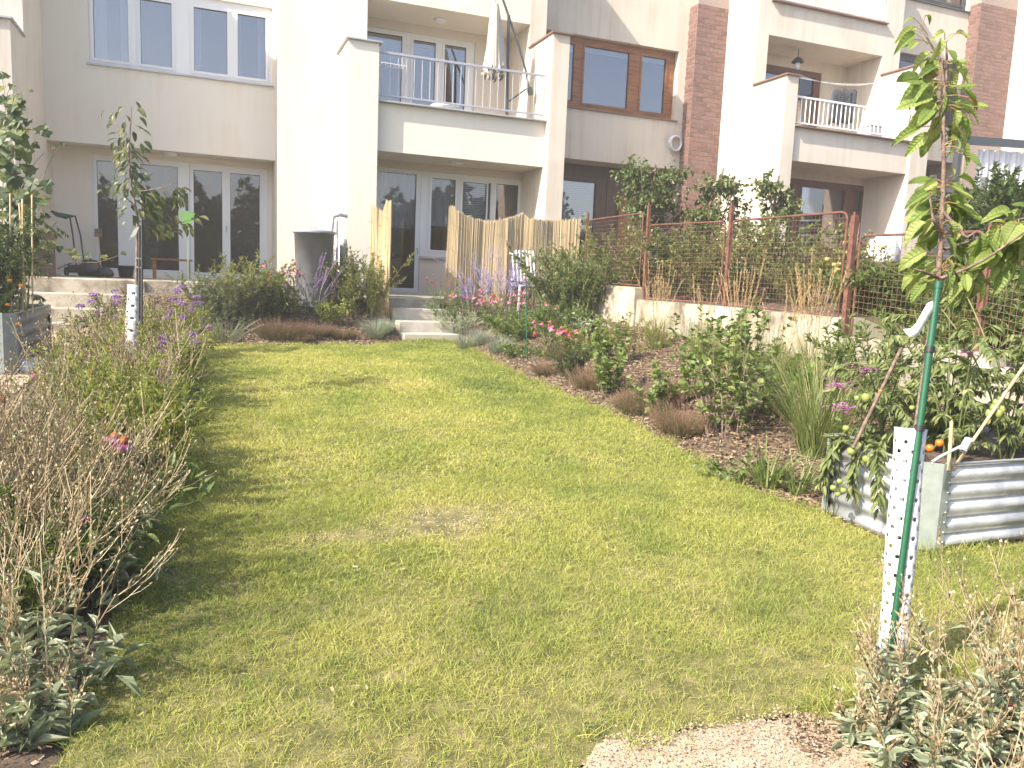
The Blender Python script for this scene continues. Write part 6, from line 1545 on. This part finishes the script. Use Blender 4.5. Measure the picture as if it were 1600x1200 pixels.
sb = [[(1476, 140, 0), (1480, 100, .03), (1478, 65, .04)], [(1470, 435, 0), (1510, 420, -.05), (1545, 402, -.10), (1590, 370, -.15), (1640, 340, -.2)], [(1473, 330, 0), (1510, 372, -.04), (1525, 362, -.05)], [(1475, 390, .0), (1520, 376, .1), (1560, 352, .16), (1640, 330, .2)], [(1470, 360, 0), (1458, 345, -.05), (1452, 300, -.06)], [(1468, 435, 0), (1445, 425, -.06), (1425, 420, -.08)]]
for pth in sb:
    pts = np.array([cw(*p) for p in pth]); u = np.linspace(0, len(pts) - 1, 12); q = np.stack([np.interp(u, np.arange(len(pts)), pts[:, k]) for k in range(3)], 1)
    MB().add(tube(q, np.linspace(.007, .003, 12), 8)).build('branch', M['bark'], ct, smooth=True)
CL = [MB().add(bigleaf(w, c, f, .02, 8, s)).mesh('leaf', M['cherry_leaf'], True) for s, (w, c, f) in enumerate(((.42, .7, .30), (.38, 1.1, .42), (.46, .4, .22), (.40, 1.5, .36), (.34, .9, .55), (.44, -.3, .28)))]
CR = MB().add(bigleaf(.4, .8, .2, .02, 8, 9)).mesh('leaf', M['cherry_rust'], True)
def petiole(t, a, b):
    m = (np.array(a) + b) / 2 + [0, 0, .006]; MB().add(tube([a, m, b], .0016, 5)).build('stalk', M['stalk'], t)
M['stalk'] = surf('reddish_leaf_stalk', [(.26, .16, .06), (.30, .20, .08)], .5)
cbv = np.array(cb_)
def cherry_leaf(nx, ny, bx, by, tx, ty, dd=0., face=0, me=None):
    """a leaf from its blade base (bx,by) to its tip (tx,ty), stalk from the node (nx,ny)"""
    a, b, e = cw(nx, ny, dd * .3), cw(bx, by, dd), cw(tx, ty, dd + RN.uniform(-.05, .03))
    L = np.linalg.norm(e - b) * RN.uniform(.78, 1.15)
    up = np.array([RN.uniform(-.35, .35) + face, RN.uniform(-.9, -.3), RN.uniform(.5, 1.1)])
    d = nrm(e - b) + np.array([0, 0, .28])
    put_leaf(ct, me or CL[RN.randrange(6)], b, d, up, L)
    petiole(ct, a, b)
explicit = [(1450, 55, 1428, 28, 1398, 34), (1452, 62, 1432, 42, 1402, 70), (1450, 70, 1430, 52, 1404, 82), (1450, 66, 1428, 62, 1408, 80), (1442, 40, 1446, 24, 1464, 32), (1452, 68, 1432, 64, 1420, 84), (1476, 66, 1476, 50, 1458, 58), (1478, 60, 1494, 52, 1522, 58), (1478, 66, 1500, 50, 1512, 66), (1476, 72, 1470, 60, 1472, 96), (1478, 75, 1482, 78, 1492, 96), (1470, 95, 1458, 80, 1412, 120), (1476, 98, 1490, 94, 1512, 112), (1476, 100, 1484, 100, 1508, 104), (1474, 110, 1462, 104, 1440, 118),
            (1474, 130, 1440, 122, 1398, 152), (1474, 132, 1448, 126, 1402, 168), (1474, 132, 1450, 130, 1412, 160), (1474, 135, 1462, 128, 1424, 150), (1476, 135, 1490, 136, 1530, 152), (1478, 138, 1500, 140, 1538, 160), (1474, 150, 1458, 150, 1406, 180), (1476, 142, 1478, 140, 1474, 195), (1474, 160, 1462, 160, 1430, 200), (1476, 160, 1490, 160, 1536, 190), (1476, 165, 1500, 168, 1540, 188), (1476, 168, 1494, 172, 1500, 200), (1474, 170, 1458, 170, 1434, 205), (1474, 180, 1466, 182, 1456, 222), (1474, 200, 1440, 198, 1400, 226), (1474, 205, 1450, 208, 1418, 248),
            (1475, 225, 1484, 215, 1512, 222), (1475, 228, 1486, 225, 1490, 252), (1476, 226, 1496, 218, 1502, 238), (1476, 230, 1500, 232, 1532, 270), (1475, 238, 1504, 240, 1530, 262), (1475, 262, 1482, 264, 1498, 268),
            (1474, 285, 1456, 280, 1416, 306), (1474, 288, 1464, 282, 1448, 300), (1476, 280, 1498, 274, 1540, 300), (1475, 290, 1488, 286, 1512, 312), (1475, 292, 1484, 290, 1506, 320), (1474, 300, 1452, 300, 1414, 326), (1474, 300, 1466, 298, 1440, 318), (1474, 312, 1486, 304, 1520, 330), (1474, 318, 1492, 318, 1522, 355), (1474, 320, 1480, 318, 1480, 350), (1473, 330, 1452, 326, 1412, 352), (1473, 335, 1460, 330, 1420, 350), (1473, 338, 1448, 345, 1408, 380), (1473, 345, 1462, 340, 1440, 372), (1473, 350, 1484, 345, 1500, 372), (1473, 352, 1466, 350, 1468, 385), (1473, 362, 1458, 362, 1444, 392), (1473, 370, 1480, 370, 1494, 402),
            (1472, 405, 1448, 392, 1398, 425), (1472, 410, 1450, 400, 1428, 420), (1470, 420, 1450, 418, 1392, 448), (1470, 425, 1448, 428, 1398, 460), (1470, 430, 1456, 428, 1420, 445), (1470, 434, 1446, 440, 1420, 478), (1470, 436, 1458, 444, 1440, 470), (1472, 418, 1480, 405, 1496, 430), (1472, 425, 1482, 424, 1492, 455), (1472, 430, 1478, 436, 1482, 462), (1472, 415, 1490, 398, 1510, 420), (1472, 420, 1496, 412, 1520, 440),
            (1515, 440, 1510, 440, 1478, 478), (1516, 438, 1512, 442, 1516, 476), (1518, 438, 1522, 440, 1526, 490), (1520, 438, 1528, 440, 1540, 470), (1510, 440, 1500, 438, 1492, 455), (1530, 430, 1524, 420, 1536, 412), (1560, 415, 1558, 412, 1552, 440), (1565, 412, 1570, 415, 1562, 458), (1575, 408, 1580, 412, 1588, 448), (1590, 400, 1592, 410, 1600, 455), (1585, 392, 1580, 385, 1560, 420), (1560, 352, 1572, 350, 1548, 338), (1565, 350, 1575, 340, 1558, 320), (1570, 346, 1582, 330, 1545, 340), (1590, 335, 1596, 328, 1566, 348), (1600, 345, 1600, 358, 1574, 400), (1590, 355, 1592, 360, 1580, 400), (1545, 380, 1540, 378, 1512, 382), (1550, 378, 1556, 376, 1572, 395), (1560, 380, 1556, 392, 1540, 400), (1600, 330, 1608, 326, 1580, 322)]
for k in range(46):
    u = RN.random(); nx, ny = 1500 + 110 * u, 425 - 62 * u
    if k % 2: nx, ny = 1535 + 75 * u, 366 - 32 * u
    bx, by = nx + RN.uniform(-8, 8), ny + RN.uniform(-6, 10); explicit.append((nx, ny, bx, by, bx + RN.uniform(-38, 14), by + RN.uniform(18, 58)))
for k, e in enumerate(explicit): cherry_leaf(*e, dd=RN.uniform(-.05, .05))
for k in range(125):         # leaves at the back of the crown
    py = RN.choice([100, 135, 165, 205, 290, 320, 345, 365, 415, 430]) + RN.uniform(-8, 8); sd = RN.choice((-1, 1)); nx = 1474
    bx = nx + sd * RN.uniform(6, 22); cherry_leaf(nx, py, bx, py + RN.uniform(-6, 4), bx + sd * RN.uniform(8, 34), py + RN.uniform(18, 46), dd=RN.uniform(.06, .2))
cherry_leaf(1476, 150, 1514, 152, 1530, 168, -.05, 0, CR); cherry_leaf(1474, 118, 1466, 112, 1458, 126, .02, 0, CR); cherry_leaf(1472, 420, 1488, 400, 1494, 420, .06, 0, CR)
# stake with ties
sk = T('tree_stake', 'green coated steel stake tied to the near cherry tree', 'stake', cw(1386, 1090, -.06))
a, b = cw(1381, 1094, -.045), cw(1466, 446, -.03)
addcap(MB(), [a - [0, 0, .06], a + (b - a) * .5, b], .0135, 14).build('tube', M['green_tube'], sk, smooth=True)
d = nrm(b - a); addcap(MB(), [b - d * .012, b + d * .014], .0165, 14).build('cap', M['green_tube'], sk, smooth=True)
for f_ in (.385 + .27, .845): 
    p = a + (b - a) * f_; addcap(MB(), [p - d * .011, p + d * .011], .019, 12).build('tie', M['black'], sk, smooth=True)
# perforated guard: an open, slit plastic sleeve
tg = T('tree_guard', 'white perforated plastic sleeve round the foot of the near cherry tree', 'tree guard', cb_)
A0, A1 = cw(1389, 1082, .02), cw(1423, 670, .02); ax = nrm(A1 - A0); tc = -CM[2]; tc = nrm(tc - ax * tc.dot(ax)); s1 = np.cross(tc, ax)
def sleeve(t, A0, A1, R_, nz, na, span, per_z, per_a):
    """slit plastic tube with round holes punched in staggered rows; the slit faces away"""
    HT = np.linalg.norm(A1 - A0); ax = nrm(A1 - A0)
    Z = np.repeat(np.arange(nz + 1.0)[:, None], na + 1, 1); J = np.repeat(np.arange(na + 1.0)[None], nz + 1, 0); keep = np.ones((nz, na), bool)
    for i in range(3, nz - 3, per_z // 2):
        for j in range(3 + (per_a // 2 if ((i - 3) // (per_z // 2)) % 2 else 0), na - 2, per_a):
            keep[i - 1:i + 1, j - 1:j + 1] = False
            for di in (-1, 1):
                for dj in (-1, 1): Z[i + di, j + dj] = i + di * .86; J[i + di, j + dj] = j + dj * .86
    th = np.radians(-span / 2 + span * J / na); rr = R_ * (1 + .10 * Z / nz + .04 * np.sin(Z * 13 / nz))
    V = A0 + ax * (HT * Z / nz)[..., None] + (tc * np.cos(th)[..., None] + s1 * np.sin(th)[..., None]) * rr[..., None]
    i, j = np.nonzero(keep); n0 = i * (na + 1) + j
    o = MB().add((V.reshape(-1, 3), np.stack([n0, n0 + 1, n0 + na + 2, n0 + na + 1], 1))).build('sleeve', M['white_plastic'], t, smooth=True)
    sm = o.modifiers.new('thick', 'SOLIDIFY'); sm.thickness = .0022; sm.offset = 1
    e = A1 + (tc * np.cos(np.radians(np.linspace(-span / 2, span / 2, 24)))[:, None] + s1 * np.sin(np.radians(np.linspace(-span / 2, span / 2, 24)))[:, None]) * R_ * 1.1
    MB().add(tube(e, .0022, 6)).build('rim', M['white_plastic'], t, smooth=True)
sleeve(tg, A0, A1, .053, 140, 34, 320, 10, 6)
# tag
tgm = newmat('white_tag')[0]
tagm = leafmat('white_paper_tag', [(.78, .80, .74)], .35, .6, tint=(1, 1, .9))
pl = [(1464, 474), (1454, 478), (1446, 492), (1436, 510), (1428, 520), (1416, 521)]
V = []
for k, (x, y) in enumerate(pl):
    c = cw(x, y, -.03 - .006 * k); w = .017
    nrm_ = CM[0] * .72 + CM[1] * (.68 if k < 4 else .95); V += [c - nrm_ * w, c + nrm_ * w]
tgo = T('name_tag', 'white paper strip tag tied below the cherry leaves', 'tag', cw(1464, 474))
MB().add((np.array(V), np.array([[2 * k, 2 * k + 1, 2 * k + 3, 2 * k + 2] for k in range(5)]))).build('strip', tagm, tgo, smooth=True).modifiers.new('thick', 'SOLIDIFY').thickness = .0008
MB().add(octs(np.array([cw(1463, 465, -.03)]), np.array([ax]), .022, .012)).build('loop', tagm, tgo)

# ------------------------------------------------------------------ the sapling on the left
sb_ = gp(203, 628); SD = CM[2] @ sb_
sw = lambda px, py, dd=0: aD(px, py, SD + dd)
stt = T('sapling', 'thin young fruit tree with dark leaves in the left border before the patio', 'tree', sb_)
tp_ = np.array([sb_ - [0, 0, .05], sw(208, 535), sw(213, 445), sw(215, 340), sw(205, 290), sw(201, 240), sw(203, 210), sw(206, 165)])
u = np.linspace(0, 7, 36); q = np.stack([np.interp(u, np.arange(8), tp_[:, k]) for k in range(3)], 1)
MB().add(tube(q, np.interp(u, [0, 3, 7], [.017, .013, .004]), 8)).build('trunk', M['bark'], stt, smooth=True)
for pth in ([(201, 240, 0), (190, 212, .1), (176, 176, .12)], [(207, 300, 0), (228, 298, -.1), (250, 294, -.15), (272, 286, -.2)], [(214, 345, 0), (236, 350, .1), (268, 352, .16), (304, 342, .2)], [(206, 300, 0), (222, 282, .15), (240, 270, .2)], [(210, 320, 0), (200, 312, -.15), (192, 305, -.2)]):
    pts = np.array([sw(*p) for p in pth]); u = np.linspace(0, len(pts) - 1, 10); q = np.stack([np.interp(u, np.arange(len(pts)), pts[:, k]) for k in range(3)], 1)
    MB().add(tube(q, np.linspace(.007, .003, 10), 6)).build('branch', M['bark'], stt, smooth=True)
SL = [MB().add(bigleaf(w, c, f, .02, 4, s)).mesh('leaf', M['sapling_leaf'], True) for s, (w, c, f) in enumerate(((.46, .5, .2), (.42, .9, .26), (.5, .3, .16)))]
sbv = np.array(sb_)
lst = [(163, 172, -1), (178, 178, -1), (192, 166, -1), (188, 174, -1), (196, 180, 1), (212, 158, 1), (215, 168, 1), (218, 182, 1), (173, 186, -1), (176, 194, -1), (196, 190, -1), (192, 200, -1), (212, 196, 1), (184, 208, -1), (196, 204, 1), (208, 205, 1), (218, 200, 1), (178, 222, -1), (190, 214, -1)]
for k in range(215):
    z = RN.random()
    if z < .42:
        y = RN.uniform(212, 300); x = 201 + RN.gauss(0, 9 + 4 * (y > 260))
    elif z < .82:
        x = RN.uniform(192, 285); y = 312 - .17 * (x - 200) + RN.uniform(-16, 34) * (1 - (x - 200) / 150)
    else:
        x = RN.uniform(230, 312); y = 350 - .1 * (x - 240) + RN.uniform(-12, 18)
    lst.append((x, y, 1 if x > 203 else -1))
for x, y, sd in lst:
    p = sw(x, y, RN.gauss(0, .14)) ; d = (sd * RN.uniform(.1, .9), RN.uniform(-.6, .5), RN.uniform(-1.0, .0))
    put_leaf(stt, SL[RN.randrange(3)], p, d, (RN.uniform(-.6, .3), RN.uniform(-.8, -.1), 1), RN.uniform(.085, .125))
s2k = T('tree_stake', 'pair of thin dark stakes beside the left sapling', 'stake', sw(222, 620, -.05))
for px0, px1, y1 in ((221, 222, 340), (217, 218, 352)):
    addcap(MB(), [sw(px0, 610, -.08), sw(px1, y1, -.08)], .011, 8).build('rod', M['black'], s2k, smooth=True)
for y in (404, 418): addcap(MB(), [sw(214, y, -.06), sw(222, y + 1, -.08)], .014, 8).build('tie', M['black'], s2k)
t2 = T('tree_guard', 'white perforated sleeve round the foot of the left sapling', 'tree guard', sw(203, 600))
sleeve(t2, sw(203, 600), sw(211, 446), .062, 80, 20, 320, 10, 6)
t3 = T('name_tag', 'small pale tag hanging on the left sapling', 'tag', sw(210, 362, -.1))
V = []
for k, (x, y) in enumerate(((214, 356), (211, 362), (207, 370), (204, 374))):
    c = sw(x, y, -.1); V += [c - [.022, 0, .012], c + [.022, 0, .012]]
MB().add((np.array(V), np.array([[2 * k, 2 * k + 1, 2 * k + 3, 2 * k + 2] for k in range(3)]))).build('strip', tagm, t3).modifiers.new('thick', 'SOLIDIFY').thickness = .001

# ------------------------------------------------------------------ the wood across the lane behind the camera, mirrored in the windows
mb = MB()
for k in range(34):
    far_ = k % 2
    x, y = -16 + 1.75 * k + RN.uniform(-1, 1), (RN.uniform(-24, -20) if far_ else RN.uniform(-15, -12)); h = RN.uniform(6.5, 9.5) if far_ else RN.uniform(3.2, 4.8); z0 = -2.2
    n = 2100; d = nrm(NR.normal(0, 1, (n, 3))); q = d * (np.array([2.6, 2.0, h * .55]) * (NR.random((n, 1)) ** .33) * (1 + .25 * np.sin(d[:, :1] * 5 + k) * np.cos(d[:, 2:] * 6)))
    mb.add(leaves(q + [x, y, z0 + h * .5], NR.normal(0, 1, (n, 3)), NR.normal(0, 1, (n, 3)), .48, .40), 0, leafrnd(NR.random(n)))
    mb.add(tube([(x, y, z0 - .2), (x + .1, y, z0 + h * .5)], .16, 6), 0, None)
mb.build('woodland', M['treewall'], kind='stuff')

# ------------------------------------------------------------------ the bright haze added to stand in for lens glare
hz = newmat('lens_glare_haze')[0]; nt = hz.node_tree; nt.nodes.remove(nt.nodes['Principled BSDF'])
pv = nt.nodes.new('ShaderNodeVolumePrincipled'); pv.inputs['Color'].default_value = (.95, .95, .95, 1); pv.inputs['Density'].default_value = GLARE_HAZE; pv.inputs['Anisotropy'].default_value = .2
nt.links.new(pv.outputs[0], nt.nodes['Material Output'].inputs['Volume'])
MB().box(-152, 152, -152, 152, -3.2, 11.2).build('glare_haze', hz, kind='stuff')
